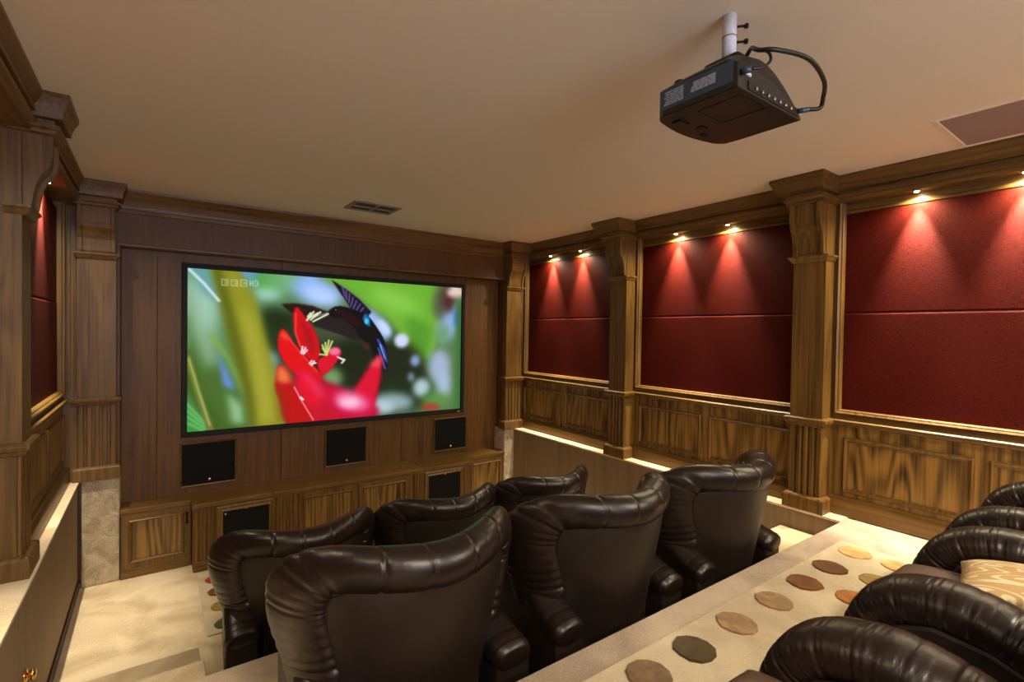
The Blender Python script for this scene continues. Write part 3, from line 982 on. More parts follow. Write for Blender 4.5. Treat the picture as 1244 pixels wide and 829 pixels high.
def cab(label, xa, xb, yf, za=-1.80, zb=-1.385):
    t = thing('media_cabinet', label, 'cabinet', ((xa + xb) / 2, yf + 0.1, -1.87), 'media cabinets under the screen')
    MB().box(xa, xb, yf, 4.80, za, zb).build('carcass', wood_z, t)
    MB().box(xa, xb, yf - 0.008, 4.75, -1.87, za + 0.003).build('plinth', wood_x, t, bevel=0.003)
    return t


# the base key must travel to door parts too, so that door() children share the thing's frame
_build = MB.build


def build2(self, name, mat, parent=None, **kw):
    if parent is not None and '_base' not in parent.keys() and parent.parent is not None and '_base' in parent.parent.keys():
        parent['_base'] = tuple(parent.parent['_base'])
    return _build(self, name, mat, parent, **kw)


def build3(self, name, mat, parent=None, smooth=False, bevel=0.0, seg=2, mats=None):
    return build2(self, name, mat, parent, smooth=smooth, bevel=bevel, seg=seg)


MB.build = build3

c = cab('recessed oak media cabinet with one panelled door and bronze handle, left end below the screen', -0.200, 0.236, 4.60)
door(c, -0.192, 0.229, -1.795, -1.395, 4.60, handle=0.207)
c = cab('recessed oak media cabinet with one panelled door, right end beside the carpeted pier', 2.724, 3.215, 4.60)
door(c, 2.735, 3.205, -1.795, -1.395, 4.60)


def reeded(t, xa, xb, yf, n):
    w = (xb - xa) / n
    MB().box(xa, xb, yf - 0.006, yf, -1.795, -1.40).build('stile', wood_z, t)
    for k in range(n):
        x0 = xa + w * k
        MB().loops([[(x0 + w * (0.5 - 0.38 * math.cos(a)), yf - 0.006 - 0.008 * math.sin(a), z) for a in np.linspace(0, math.pi, 5)] for z in (-1.795, -1.40)], True, (True, True)).build('reed', wood_z, t)
    MB().box(xa - 0.004, xb + 0.004, yf - 0.022, yf, -1.87, -1.795).build('stile_foot', wood_x, t, bevel=0.003)


def subwoofer(xa, xb, label, screws):
    t = thing('subwoofer', label, 'speaker', ((xa + xb) / 2, 4.442, -1.775), 'subwoofers in the cabinets')
    MB().box(xa, xb, 4.434, 4.4495, -1.775, -1.418).build('grille', speaker_cloth, t)
    MB().frame((0, 4.45, 0), X, Z, NY, xa - 0.040, xb + 0.040, -1.795, -1.396, [(0, 0), (0, 0.014), (0.010, 0.020), (0.026, 0.016), (0.040, 0.024), (0.044, 0.018), (0.044, 0)]).build('frame', wood_z, t)
    for sx_, sz_ in screws:
        MB().lathe((sx_, 4.434, sz_), NY, [(0.009, 0), (0.008, 0.003), (0.002, 0.004)], 12).build('badge', chrome, t, True)
    return t


c = cab('oak media cabinet housing a black subwoofer, with reeded stiles, left of the middle doors', 0.240, 0.955, 4.45)
reeded(c, 0.250, 0.385, 4.45, 5)
reeded(c, 0.815, 0.945, 4.45, 5)
subwoofer(0.434, 0.768, 'black subwoofer grille set into the oak cabinet left of the middle doors', [(0.60, -1.44), (0.455, -1.462)])
c = cab('double-door oak media cabinet in the middle, directly below the centre speaker', 0.960, 2.040, 4.45)
door(c, 0.995, 1.495, -1.795, -1.395, 4.45)
door(c, 1.505, 2.005, -1.795, -1.395, 4.45)
c = cab('oak media cabinet housing a black subwoofer, with reeded stiles, right of the middle doors', 2.045, 2.720, 4.45)
reeded(c, 2.050, 2.150, 4.45, 4)
reeded(c, 2.610, 2.710, 4.45, 4)
subwoofer(2.200, 2.560, 'black subwoofer grille set into the oak cabinet right of the middle doors', [(2.385, -1.442)])


# ------------------------------------------------------------------ recessed lamps in the crown soffits
def lamp(x, y, wallx, label, grp):
    z = 0.838
    t = thing('recessed_lamp', label, 'lamp', (x, y, z), grp)
    MB().lathe((x, y, z), NZ, [(0.021, 0), (0.021, 0.003), (0.016, 0.006), (0.015, 0.002)], 20).build('bezel', chrome, t, True)
    MB().lathe((x, y, z - 0.001), NZ, [(0.013, 0), (0.013, 0.003), (0.009, 0.008), (0.002, 0.010)], 16).build('bulb', bulb_mat, t, True)
    d = bpy.data.lights.new('spot', 'SPOT')
    d.energy = SPOT_POWER
    d.color = (1.0, 0.89, 0.68)
    d.spot_size = math.radians(50)
    d.spot_blend = 1.0
    d.shadow_soft_size = 0.012
    o = bpy.data.objects.new('spot', d)
    COL.objects.link(o)
    o.parent = t
    o.location = (0, 0, -0.016 * S)
    d2 = bpy.data.lights.new('spill', 'SPOT')
    d2.energy = SPILL_POWER
    d2.color = (1.0, 0.86, 0.55)
    d2.spot_size = math.radians(165)
    d2.spot_blend = 1.0
    d2.shadow_soft_size = 0.015
    o_ = bpy.data.objects.new('spill', d2)
    COL.objects.link(o_)
    o_.parent = t
    o_.location = (0, 0, -0.017 * S)
    tilt = math.radians(2.0) * (1 if wallx > x else -1)
    o.rotation_euler = (0, -tilt, 0)
    return t


RL = [(0.105, 'recessed lamp over the right wall outside the photo beside the last seats'),
      (0.535, 'lit recessed lamp over the right wall, cut by the right edge of the photo'),
      (0.968, 'lit recessed lamp over the nearest red bay, just right of the big pilaster'),
      (2.112, 'lit recessed lamp over the middle red bay, the right one of two'),
      (2.571, 'lit recessed lamp over the middle red bay, the left one of two'),
      (3.709, 'lit recessed lamp over the red bay beside the screen, the right one of two'),
      (4.174, 'lit recessed lamp over the red bay beside the screen, the left one of two')]
for y, lab in RL:
    lamp(3.500, y, 3.55, lab, 'recessed lamps in the crown moulding')
for y, lab in ((0.535, 'recessed lamp over the left aisle outside the photo, nearest the back'), (2.112, 'recessed lamp over the left aisle outside the photo, farther from the back'),
               (3.98, 'lit recessed lamp on the left wall above the narrow strip of red fabric')):
    lamp(-0.512, y, -0.55, lab, 'recessed lamps in the crown moulding')

for lx, ly in ((0.35, -0.75), (2.6, -0.75), (0.35, -1.7), (2.6, -1.7)):  # glowing discs added to go with the invented fill lights
    o = MB().lathe((lx, ly, 1.0), NZ, [(0.10, 0), (0.10, 0.006), (0.085, 0.008)], 24).build('fill_disc', fill_glow, None, True)
    tag(o, 'round added warm fill light behind the camera, %s the back wall on the %s side' % ('near' if ly < -1 else 'away from', 'left' if lx < 1 else 'right'), 'lamp', 'added fill lights behind the camera')

# ------------------------------------------------------------------ ceiling vent and return grille
t = thing('ceiling_vent', 'small grey ceiling vent with four slots near the screen wall', 'vent', (1.45, 3.99, 0.992))
MB().frame((0, 0, 1.0), X, Y, NZ, 1.255, 1.64, 3.84, 4.14, [(0, 0), (0, 0.008), (0.03, 0.010), (0.036, 0.004), (0.036, 0)]).build('frame', vent_mat, t)
MB().box(1.29, 1.605, 3.875, 4.105, 0.996, 0.9995).build('backing', black_metal, t)
MB().box(1.29, 1.605, 3.978, 4.002, 0.988, 0.9965).build('bar', vent_mat, t)
MB().box(1.437, 1.458, 3.875, 4.105, 0.987, 0.9965).build('bar', vent_mat, t)
t = thing('ceiling_speaker', 'flat grey rectangular grille in the ceiling near the right wall', 'ceiling grille', (3.15, 0.45, 0.99))
MB().frame((0, 0, 1.0), X, Y, NZ, 2.893, 3.405, 0.16, 0.755, [(0, 0), (0, 0.004), (0.018, 0.006), (0.022, 0.003), (0.022, 0)]).build('frame', plaster, t)
MB().box(2.913, 3.385, 0.18, 0.735, 0.996, 0.9995).build('grille', grille_cloth, t)

# ------------------------------------------------------------------ projector
pr = thing('projector', 'black projector hanging upside down from the ceiling', 'projector', (1.49, 0.91, 0.69))


def proj_top(x, y):
    u = (x - 1.31) / 0.37
    base = 0.798 + 0.036 * math.sin(min(1, max(0, u * 1.5)) * math.pi / 2) - 0.112 * max(0, (u - 0.3) / 0.7) ** 1.5
    v = (y - 0.77) / 0.28
    return base - 0.018 * max(0, 1 - u / 0.1) - 0.02 * max(0, 0.12 - v) / 0.12 - 0.02 * max(0, v - 0.6)


def bottom(x, y):
    v = (y - 0.77) / 0.28
    return 0.692 + 0.012 * max(0, v - 0.72)


m = MB()
nx, ny = 26, 20
x0p, x1p, y0p, y1p = 1.31, 1.68, 0.77, 1.05
top_g, bot_g = [], []


def px_py(i, j):
    u, v = i / nx, j / ny
    x = x0p + (x1p - x0p) * u
    # front (far) edge bows towards the screen
    y1 = y1p + 0.030 * math.sin(math.pi * u) - 0.03 * (max(0, 0.10 - u) / 0.10) ** 2 - 0.02 * (max(0, u - 0.9) / 0.10) ** 2
    y = y0p + (y1 - y0p) * v
    return x, y


for j in range(ny + 1):
    top_g.append([(*px_py(i, j), proj_top(*px_py(i, j))) for i in range(nx + 1)])
    bot_g.append([(*px_py(i, j), bottom(*px_py(i, j))) for i in range(nx + 1)])
V = [p for r in top_g for p in r] + [p for r in bot_g for p in r]
o2 = (nx + 1) * (ny + 1)
F_ = []
for j in range(ny):
    for i in range(nx):
        a = j * (nx + 1) + i
        F_.append((a, a + 1, a + nx + 2, a + nx + 1)); F_.append((o2 + a, o2 + a + nx + 1, o2 + a + nx + 2, o2 + a + 1))
for i in range(nx):
    a, b = i, ny * (nx + 1) + i
    F_.append((a, o2 + a, o2 + a + 1, a + 1)); F_.append((b, b + 1, o2 + b + 1, o2 + b))
for j in range(ny):
    a, b = j * (nx + 1), j * (nx + 1) + nx
    F_.append((a, a + nx + 1, o2 + a + nx + 1, o2 + a)); F_.append((b, o2 + b, o2 + b + nx + 1, b + nx + 1))
m.add(V, F_)
body = m.build('casing', proj_case, pr, bevel=0.004)
# side inset, blue from painted daylight reflection, and its two printed labels
MB().box(1.3085, 1.312, 0.785, 1.03, 0.710, 0.772).build('side_panel', proj_sky_tint, pr, bevel=0.001)
def label_sheet(y0, y1, z0, z1, rows):
    s_ = MB()
    for k in range(rows):
        zz = z0 + (z1 - z0) * (k + 0.5) / rows
        yb_ = y0
        random.seed(int(y0 * 1000) + k)
        while yb_ < y1 - 0.006:
            w_ = random.uniform(0.008, 0.030)
            s_.box(1.3068, 1.3086, yb_, min(yb_ + w_, y1), zz - 0.0022, zz + 0.0022)
            yb_ += w_ + 0.003
    s_.build('printed_label', label_grey, pr)
label_sheet(0.838, 0.918, 0.728, 0.758, 5)
label_sheet(0.945, 1.015, 0.720, 0.764, 6)
# bottom details: lid seam, feet recesses
MB().frame((0, 0, 0.6915), X, Y, NZ, 1.36, 1.50, 0.79, 0.93, [(0, 0), (0, 0.0014), (0.002, 0.0014), (0.002, 0)]).build('lid_seam', black_metal, pr)
for fb in ((1.47, 1.50, 0.985, 1.005, 0.690, 0.694), (1.37, 1.42, 1.00, 1.03, 0.688, 0.694), (1.53, 1.56, 1.02, 1.035, 0.690, 0.696)):
    MB().box(*fb).build('foot_recess', black_metal, pr)
# rear port strip
MB().box(1.36, 1.655, 0.767, 0.772, 0.698, 0.722).build('port_strip', black_metal, pr)
for k in range(7):
    xx_ = 1.40 + 0.034 * k
    MB().lathe((xx_, 0.767, 0.709), NY, [(0.006, 0), (0.006, 0.004), (0.003, 0.005)], 10).build('port', port_metal, pr)
MB().box(1.335, 1.372, 0.766, 0.771, 0.735, 0.743).build('rating_sticker', white_paint, pr)
MB().lathe((1.345, 0.985, 0.775), Z, [(0.018, 0), (0.018, 0.022), (0.014, 0.026)], 18).build('lens_shift_knob', black_metal, pr, True)
MB().box(1.41, 1.52, 0.83, 0.95, 0.815, 0.856).build('mount_plate', black_metal, pr, bevel=0.012)
MB().tube([(1.325, 0.768, 0.735), (1.335, 0.745, 0.737)], 0.009, 10).build('plug', proj_sky_tint, pr, True)
MB().tube([(1.655, 0.768, 0.715), (1.675, 0.745, 0.718)], 0.008, 10).build('plug', proj_sky_tint, pr, True)

t = thing('ceiling_mount', 'short white pipe fixed to the ceiling that carries the projector', 'mount', (1.46, 0.89, 0.86))
MB().lathe((1.46, 0.89, 0.858), Z, [(0.021, 0), (0.021, 0.1415)], 24).build('pipe', white_paint, t, True)
MB().lathe((1.46, 0.89, 0.93), Z, [(0.0225, 0), (0.0225, 0.004)], 24).build('collar', vent_mat, t, True)
for zz in (0.92, 0.968):
    MB().tube([(1.478, 0.878, zz), (1.50, 0.862, zz + 0.003)], 0.004, 8).lathe((1.50, 0.862, zz + 0.003), (0.8, -0.6, 0.1), [(0.008, 0), (0.008, 0.008)], 8).build('thumb_screw', bronze, t, True)


def spline(P, n=10):
    P = [Vector(p) for p in P]
    out = []
    for i in range(len(P) - 1):
        p0, p1, p2, p3 = P[max(i - 1, 0)], P[i], P[i + 1], P[min(i + 2, len(P) - 1)]
        for k in range(n):
            t = k / n
            out.append(0.5 * ((2 * p1) + (-p0 + p2) * t + (2 * p0 - 5 * p1 + 4 * p2 - p3) * t * t + (-p0 + 3 * p1 - 3 * p2 + p3) * t ** 3))
    out.append(P[-1])
    return out


o = MB().tube(spline([(1.48, 0.845, 0.862), (1.43, 0.80, 0.850), (1.37, 0.745, 0.80), (1.385, 0.70, 0.785), (1.50, 0.67, 0.785), (1.62, 0.68, 0.765), (1.70, 0.715, 0.748), (1.715, 0.73, 0.728), (1.675, 0.746, 0.718)]), 0.0065, 10).build('projector_cable', cable_mat, None, True)
tag(o, 'thick black cable looping out behind the projector to its right end', 'cable')
o = MB().tube(spline([(1.45, 0.80, 0.853), (1.40, 0.735, 0.80), (1.385, 0.72, 0.765), (1.36, 0.728, 0.742), (1.336, 0.744, 0.737)]), 0.004, 8).build('power_cord', cable_mat, None, True)
tag(o, 'thin black cord in a small loop at the left rear of the projector', 'cable')


# ------------------------------------------------------------------ rugs with inlaid discs
def disc_mat(name, c):
    return carpet(name, tuple(x * 0.72 for x in c[:3]) + (1,), tuple(min(1, x * 1.15) for x in c[:3]) + (1,), patch=14.0, fine=260, bump=0.7, disp=0.004)


DM = {k: disc_mat('disc_' + k, srgb(*v)) for k, v in dict(taupe=(126, 100, 68), olive=(74, 58, 24), tan=(160, 128, 92), camel=(164, 132, 92), rust=(112, 62, 8),
      chestnut=(100, 55, 6), gold=(208, 168, 108), moss=(150, 124, 60), amber=(168, 104, 42), red=(168, 52, 24), ivy=(70, 84, 40)).items()}


def rug(label, x0, x1, y0, y1, z, discs, base):
    t = thing('rug', label, 'rug', base)
    MB().box(x0, x1, y0, y1, z, z + 0.009).build('pile', rug_mat, t, bevel=0.004, seg=3)
    rnd = random.Random(3)
    for (cx, cy, r, mk) in discs:
        n = 12
        ph = rnd.random() * 6
        ring = [(cx + r * rnd.uniform(0.95, 1.06) * math.cos(ph + 2 * math.pi * k / n), cy + r * rnd.uniform(0.95, 1.06) * math.sin(ph + 2 * math.pi * k / n)) for k in range(n)]
        m = MB()
        m.loops([[(x, y, z + 0.006) for x, y in ring], [(x, y, z + 0.013) for x, y in ring],
                 [(cx + (x - cx) * 0.96, cy + (y - cy) * 0.96, z + 0.016) for x, y in ring]], True, (True, True))
        m.build('disc', DM[mk], t)


up = []
for x_, mk in zip((1.035, 1.296, 1.535, 1.808, 2.092, 2.361, 2.618, 2.905), ('camel', 'taupe', 'olive', 'tan', 'camel', 'rust', 'chestnut', 'gold')):
    up.append((x_, 1.016, 0.073, mk))
for x_, mk in zip((2.391, 2.648, 2.903), ('amber', 'moss', 'gold')):
    up.append((x_, 0.835, 0.066, mk))
rug('long ivory rug with rows of earth-toned discs on the upper tier', 0.62, 3.03, 0.64, 1.122, -1.11, up, (1.8, 0.88, -1.11))
lowd = []
cols = ['red', 'rust', 'moss', 'ivy', 'amber', 'tan', 'olive', 'gold']
for i in range(9):
    for j, y_ in enumerate((4.22, 4.01, 3.79, 3.55)):
        lowd.append((0.365 + 0.275 * i, y_, 0.062, cols[(j + i * 3) % 8] if i else cols[j]))
rug('ivory rug with red and olive discs on the lowest floor before the cabinets', 0.262, 2.72, 3.458, 4.37, -1.87, lowd, (1.5, 3.9, -1.87))


# ------------------------------------------------------------------ leather recliners
def pleat(s, seed, n=7, sharp=3.0):
    """sum of narrow creases along a normalised length"""
    r = random.Random(seed)
    v = 0
    for _ in range(n):
        c = r.random(); w = r.uniform(0.004, 0.011)
        v += r.uniform(0.4, 1.0) * math.exp(-((s - c) / w) ** 2)
    return v


def wrap_y(x):
    return 0.25 * (abs(x) / 0.40) ** 1.9


def recline(z):
    # backrest leans: bottom further forward
    return 0.17 * (1 - z / 0.86)


def arch_path(n=150):
    P = [(-0.262, 0.13), (-0.285, 0.28), (-0.318, 0.44), (-0.358, 0.58), (-0.368, 0.68), (-0.345, 0.745), (-0.28, 0.779), (-0.18, 0.780), (0.0, 0.774),
         (0.18, 0.780), (0.28, 0.779), (0.345, 0.745), (0.368, 0.68), (0.358, 0.58), (0.318, 0.44), (0.285, 0.28), (0.262, 0.13)]
    q = spline([(x, 0, z) for x, z in P], 12)
    L = [0]
    for a, b in zip(q[:-1], q[1:]):
        L.append(L[-1] + (b - a).length)
    out = []
    k = 0
    for i in range(n + 1):
        d = L[-1] * i / n
        while k < len(L) - 2 and L[k + 1] < d:
            k += 1
        f = (d - L[k]) / max(1e-9, L[k + 1] - L[k])
        out.append(q[k].lerp(q[k + 1], f))
    return out


def make_recliner(name, label, base):
    t = thing(name, label, 'recliner', (0, 0, 0), 'leather cinema recliners')
    t['_base'] = (0, 0, 0)
    # ---- pillowy roll that frames the back
    NP = 420
    path = arch_path(NP)
    rnd = random.Random(11)
    seams = [0.33, 0.405, 0.47, 0.545, 0.61, 0.675]
    creases = [(rnd.uniform(0.04, 0.34), rnd.uniform(0.0022, 0.0045), rnd.uniform(0.3, 1.0), rnd.uniform(0, 6.28)) for _ in range(44)]
    creases += [(1 - c[0], c[1], c[2], c[3] + 1) for c in creases]
    creases += [(c_, 0.0022, 0.5, 2.0 * k_) for k_, c_ in enumerate([0.27, 0.283, 0.296, 0.31, 0.322, 0.678, 0.69, 0.704, 0.717, 0.73])]
    creases += [(rnd.uniform(0.34, 0.66), rnd.uniform(0.003, 0.006), rnd.uniform(0.10, 0.35), rnd.uniform(0, 6.28)) for _ in range(12)]
    lps = []
    SEG = 28
    for i, p in enumerate(path):
        s = i / NP
        tg = (path[min(i + 1, NP)] - path[max(i - 1, 0)]).normalized()
        nrm = Vector((-tg.z, 0, tg.x))          # outward in the plane of the back
        low = min(1.0, min(s, 1 - s) / 0.16)
        low = low * low * (3 - 2 * low)
        ra = 0.030 + 0.043 * low                # in plane
        rb = 0.040 + 0.040 * low                # through thickness
        ring = []
        for k in range(SEG):
            a = 2 * math.pi * k / SEG
            dent = 0
            for c, w, g, ph in creases:
                e = (s - c) / w
                if abs(e) < 3:
                    dent += g * math.exp(-e * e) * (0.55 + 0.45 * math.sin(a * 1.0 + ph))
            for c in seams:
                e = (s - c) / 0.0028
                if abs(e) < 3:
                    dent += 0.7 * math.exp(-e * e)
            puff = 0.02 * sum(math.sin((s - c) * 60) * 0 for c in seams)
            kf = 1 - 0.062 * min(dent, 1.6) + puff
            # soft swelling between the seams
            kf += 0.008 * math.sin(s * 42 + 1.3) * math.sin(a + 0.6)
            dx = nrm * (math.cos(a) * ra * kf)
            x, z = p.x + dx.x, p.z + dx.z
            y = math.sin(a) * rb * kf + 0.075
            ring.append((x, y + wrap_y(x) + recline(z), z))
        lps.append(ring)
    roll = MB().loops(lps, True, (True, True)).build('back_bolster', leather, t, True)
    # ---- rear panel and front cushion inside the arch
    def inner(side_):
        NU, NV = 36, 36
        grid = []
        for j in range(NV + 1):
            v = j / NV
            z = 0.10 + 0.680 * v
            # half width at this height
            hw = 0.250 + 0.110 * min(1, (z - 0.1) / 0.5) ** 1.1
            if z > 0.66:
                e = min(1, (z - 0.66) / 0.125)
                hw -= 0.13 * (1 - math.sqrt(max(0, 1 - e * e)))
            row = []
            for i in range(NU + 1):
                u = -1 + 2 * i / NU
                x = u * hw
                edge = (1 - abs(u) ** 6) * (1 - abs(2 * v - 1) ** 10)
                if side_ < 0:
                    y = 0.075 - 0.052 - 0.012 * edge
                    y += 0.022 * (1 - edge)
                else:
                    y = 0.075 + 0.05 + 0.045 * edge
                    # three horizontal pillows
                    y += 0.020 * abs(math.sin(v * math.pi * 3)) * edge
                row.append((x, y + wrap_y(x) + recline(z), z))
            grid.append(row)
        return grid
    MB().loops(inner(-1), False).build('rear_panel', leather_flat, t, True)
    MB().loops(inner(1), False).build('back_cushion', leather, t, True)
    # stitched welt where panel meets bolster
    wl_ = []
    for i in range(10, 411, 3):
        p = path[i]
        tg = (path[i + 1] - path[i - 1]).normalized()
        nrm = Vector((-tg.z, 0, tg.x))
        q = p - nrm * 0.060
        wl_.append((q.x, 0.075 - 0.048 + wrap_y(q.x) + recline(q.z), q.z))
    MB().tube(wl_, 0.0035, 6).build('welt', leather, t, True)
    # ---- armrests
    for sg in (-1, 1):
        xc = sg * 0.290
        XF = lambda y: sg * (0.022 - 0.075 * (y - 0.15))
        # pad: sweep along the top, curling down at the front
        cp = [(0.125, 0.335), (0.17, 0.345), (0.24, 0.365), (0.38, 0.425), (0.54, 0.485), (0.64, 0.490), (0.725, 0.455), (0.772, 0.375), (0.786, 0.27), (0.784, 0.15)]
        pth = spline([(0, y, z) for y, z in cp], 14)
        n = len(pth)
        r2 = random.Random(5)
        cr = [(r2.uniform(0.40, 0.90), r2.uniform(0.0014, 0.0032), r2.uniform(0.3, 1.0), r2.uniform(0, 6.28)) for _ in range(110)]
        cr += [(r2.uniform(0.0, 0.1), r2.uniform(0.006, 0.012), r2.uniform(0.3, 0.8), r2.uniform(0, 6.28)) for _ in range(5)]
        # resample by length
        L = [0]
        for a, b in zip(pth[:-1], pth[1:]):
            L.append(L[-1] + (b - a).length)
        NN = 340
        rings = []
        k2 = 0
        for i in range(NN + 1):
            s = i / NN
            dd = L[-1] * s
            while k2 < len(L) - 2 and L[k2 + 1] < dd:
                k2 += 1
            f = (dd - L[k2]) / max(1e-9, L[k2 + 1] - L[k2])
            p = pth[k2].lerp(pth[k2 + 1], f)
            tg = (pth[k2 + 1] - pth[k2]).normalized()
            nv = Vector((0, -tg.z, tg.y))      # outward normal of the pad top
            endc = min(1, s / 0.03) ** 0.5 if s < 0.03 else 1
            tail = 1 - 0.35 * max(0, (s - 0.75) / 0.25)
            ring = []
            for k in range(24):
                a = 2 * math.pi * k / 24
                ca, sa = math.cos(a), math.sin(a)
                # superellipse, flatter beneath
                ex = abs(ca) ** 0.8 * (1 if ca >= 0 else -1)
                ez = abs(sa) ** 0.9 * (1 if sa >= 0 else -1)
                dent = 0
                for c, w, g, ph in cr:
                    e = (s - c) / w
                    if abs(e) < 3:
                        dent += g * math.exp(-e * e) * (0.5 + 0.5 * math.sin(a + ph))
                kf = 1 - 0.032 * min(dent, 1.8)
                hx = 0.080 * tail * (0.72 + 0.28 * endc)
                hz = (0.062 if sa > 0 else 0.040) * (0.7 + 0.3 * endc)
                q = p + nv * (ez * hz * kf)
                ring.append((xc + XF(q.y) + ex * hx * kf, q.y, q.z))
            rings.append(ring)
        pad = MB().loops(rings, True, (True, True)).build('armrest', leather, t, True)
        # side body under the pad
        pf = [(0.135, 0.04), (0.135, 0.335), (0.22, 0.355), (0.38, 0.415), (0.54, 0.465), (0.64, 0.470), (0.715, 0.435), (0.755, 0.36), (0.762, 0.04)]
        MB().loops([[(xc + XF(y) + dx_, y, z) for y, z in pf] for dx_ in (-0.072, 0.072)], True, (True, True)).build('arm_panel', leather_flat, t, bevel=0.010)
    # ---- seat cushion, footrest, base
    def pillow(x0, x1, y0, y1, z0, z1, nx_, ny_, puff, mat, nm, pleats=0, axis='z'):
        m = MB()
        top_, bot_ = [], []
        for j in range(ny_ + 1):
            v = j / ny_
            rt, rb_ = [], []
            for i in range(nx_ + 1):
                u = i / nx_
                e = (1 - abs(2 * u - 1) ** 5) ** 0.5 * (1 - abs(2 * v - 1) ** 5) ** 0.5 if 0 < u < 1 and 0 < v < 1 else 0
                dz = puff * e
                for q in range(pleats):
                    c = (q + 1) / (pleats + 1)
                    dz -= puff * 0.5 * e * math.exp(-((v - c) / 0.02) ** 2)
                rt.append((u, v, z1 - puff + dz)); rb_.append((u, v, z0))
            top_.append(rt); bot_.append(rb_)

        def mapxy(u, v, z):
            if axis == 'z':
                return (x0 + (x1 - x0) * u, y0 + (y1 - y0) * v, z)
            # standing pillow, bulging forward
            return (x0 + (x1 - x0) * u, z, y0 + (y1 - y0) * v)
        vs = [mapxy(*p) for r_ in top_ for p in r_]
        nb = len(vs)
        vs += [mapxy(*p) for r_ in bot_ for p in r_]
        fs = []
        w_ = nx_ + 1
        for j in range(ny_):
            for i in range(nx_):
                a = j * w_ + i
                fs.append((a, a + 1, a + w_ + 1, a + w_)); fs.append((nb + a, nb + a + w_, nb + a + w_ + 1, nb + a + 1))
        for i in range(nx_):
            a, b_ = i, ny_ * w_ + i
            fs.append((a, nb + a, nb + a + 1, a + 1)); fs.append((b_, b_ + 1, nb + b_ + 1, nb + b_))
        for j in range(ny_):
            a, b_ = j * w_, j * w_ + nx_
            fs.append((a, a + w_, nb + a + w_, nb + a)); fs.append((b_, nb + b_, nb + b_ + w_, b_ + w_))
        m.add(vs, fs)
        return m.build(nm, mat, t, True)
    pillow(-0.205, 0.205, 0.20, 0.845, 0.20, 0.435, 28, 34, 0.055, leather_lit, 'seat_cushion', 1)
    pillow(-0.205, 0.205, 0.08, 0.385, 0.70, 0.872, 24, 24, 0.040, leather_lit, 'footrest', 1, 'y')
    MB().box(-0.21, 0.21, 0.10, 0.76, 0.05, 0.21).build('seat_box', leather_flat, t, bevel=0.01)
    m = MB()
    m.box(-0.34, 0.34, 0.12, 0.72, 0.0, 0.045)
    m.build('base', black_metal, t, bevel=0.006)
    return t


proto = make_recliner('recliner', '', (0, 0, 0))


def dup(root):
    r = root.copy(); COL.objects.link(r)
    for ch in list(root.children):
        c_ = ch.copy(); COL.objects.link(c_); c_.parent = r
    return r


chairs = [
    (0.665, 2.57, -1.87, 'dark brown leather recliner in the front row, leftmost, beside the aisle steps'),
    (1.535, 2.57, -1.87, 'dark brown leather recliner in the middle of the front row, before the cabinet doors'),
    (2.40, 2.57, -1.87, 'dark brown leather recliner in the front row, rightmost, before the tan side wall'),
    (0.72, 1.26, -1.49, 'dark brown leather recliner in the second row, leftmost and largest in the photo'),
    (1.60, 1.245, -1.49, 'dark brown leather recliner in the middle of the second row'),
    (2.463, 1.225, -1.49, 'dark brown leather recliner in the second row, rightmost, near the big oak pilaster'),
    (0.85, -0.28, -1.11, 'dark brown leather recliner in the back row, nearest the bottom edge of the photo'),
    (1.75, -0.30, -1.11, 'dark brown leather recliner in the back row holding the patterned cushion'),
    (2.60, -0.29, -1.11, 'dark brown leather recliner in the back row, farthest, close to the right wall'),
]
first = True
for x, y, z, lab in chairs:
    r = proto if first else dup(proto)
    first = False
    r.location = W((x, y, z))
    r['label'] = lab


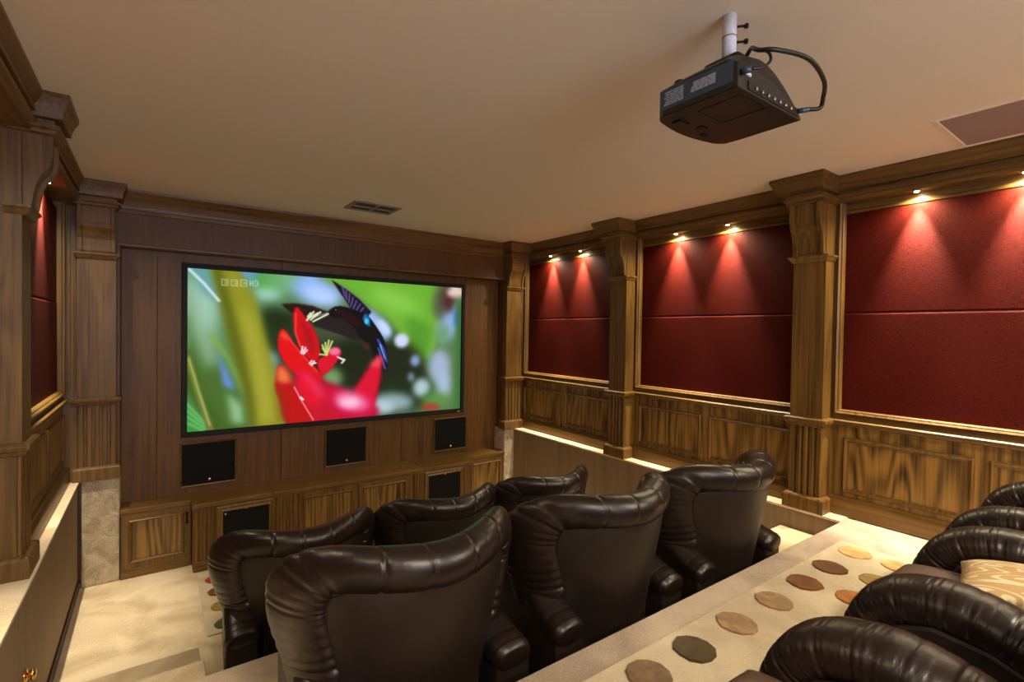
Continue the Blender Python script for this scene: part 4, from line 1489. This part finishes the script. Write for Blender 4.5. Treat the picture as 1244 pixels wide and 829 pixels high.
# ------------------------------------------------------------------ patterned cushion on a back-row seat
def cushion_mat():
    m, nt, b, n, l = new_mat('gold_swirl_fabric')
    tc = n.new('ShaderNodeTexCoord')
    mp = n.new('ShaderNodeMapping'); mp.inputs['Scale'].default_value = (9.0, 3.4, 9.0); mp.inputs['Rotation'].default_value = (0, 0, 0.5)
    l.new(tc.outputs['Object'], mp.inputs['Vector'])
    ns = n.new('ShaderNodeTexNoise'); ns.inputs['Scale'].default_value = 1.0; ns.inputs['Detail'].default_value = 1.0; ns.inputs['Distortion'].default_value = 1.2
    l.new(mp.outputs[0], ns.inputs['Vector'])
    mu = n.new('ShaderNodeMath'); mu.operation = 'MULTIPLY'; mu.inputs[1].default_value = 60
    l.new(ns.outputs['Fac'], mu.inputs[0])
    si = n.new('ShaderNodeMath'); si.operation = 'SINE'; l.new(mu.outputs[0], si.inputs[0])
    r = ramp(n, [(0.0, srgb(184, 150, 98)), (0.35, srgb(190, 158, 108)), (0.6, srgb(216, 200, 164))])
    l.new(si.outputs[0], r.inputs[0]); l.new(r.outputs[0], b.inputs['Base Color'])
    b.inputs['Roughness'].default_value = 0.7
    return m


m = MB()
NC = 26
tp, bt = [], []
for j in range(NC + 1):
    for i in range(NC + 1):
        u, v = -1 + 2 * i / NC, -1 + 2 * j / NC
        e = ((1 - u ** 4) * (1 - v ** 4)) ** 0.5
        k = 1 - 0.05 * (1 - abs(u) ** 2) * abs(v) ** 3 - 0.05 * (1 - abs(v) ** 2) * abs(u) ** 3
        tp.append((u * 0.185 * k, v * 0.185 * k, 0.006 + 0.040 * e)); bt.append((u * 0.185 * k, v * 0.185 * k, -0.006 - 0.032 * e))
n_ = NC + 1
fs = []
for j in range(NC):
    for i in range(NC):
        a = j * n_ + i
        fs.append((a, a + 1, a + n_ + 1, a + n_)); fs.append((n_ * n_ + a, n_ * n_ + a + n_, n_ * n_ + a + n_ + 1, n_ * n_ + a + 1))
for i in range(NC):
    a, b_ = i, NC * n_ + i
    fs.append((a, n_ * n_ + a, n_ * n_ + a + 1, a + 1)); fs.append((b_, b_ + 1, n_ * n_ + b_ + 1, n_ * n_ + b_))
for j in range(NC):
    a, b_ = j * n_, j * n_ + NC
    fs.append((a, a + n_, n_ * n_ + a + n_, n_ * n_ + a)); fs.append((b_, n_ * n_ + b_, n_ * n_ + b_ + n_, b_ + n_))
m.add(tp + bt, fs)
cu = m.build('cushion', cushion_mat(), None, True)
cu.location = W((1.742, 0.18, -0.655))
cu.rotation_euler = (math.radians(-7), math.radians(3), math.radians(9))
tag(cu, 'cream and gold swirl-patterned cushion leaning on a back-row recliner seat', 'cushion')

for o in bpy.data.objects:
    if '_base' in o.keys():
        del o['_base']
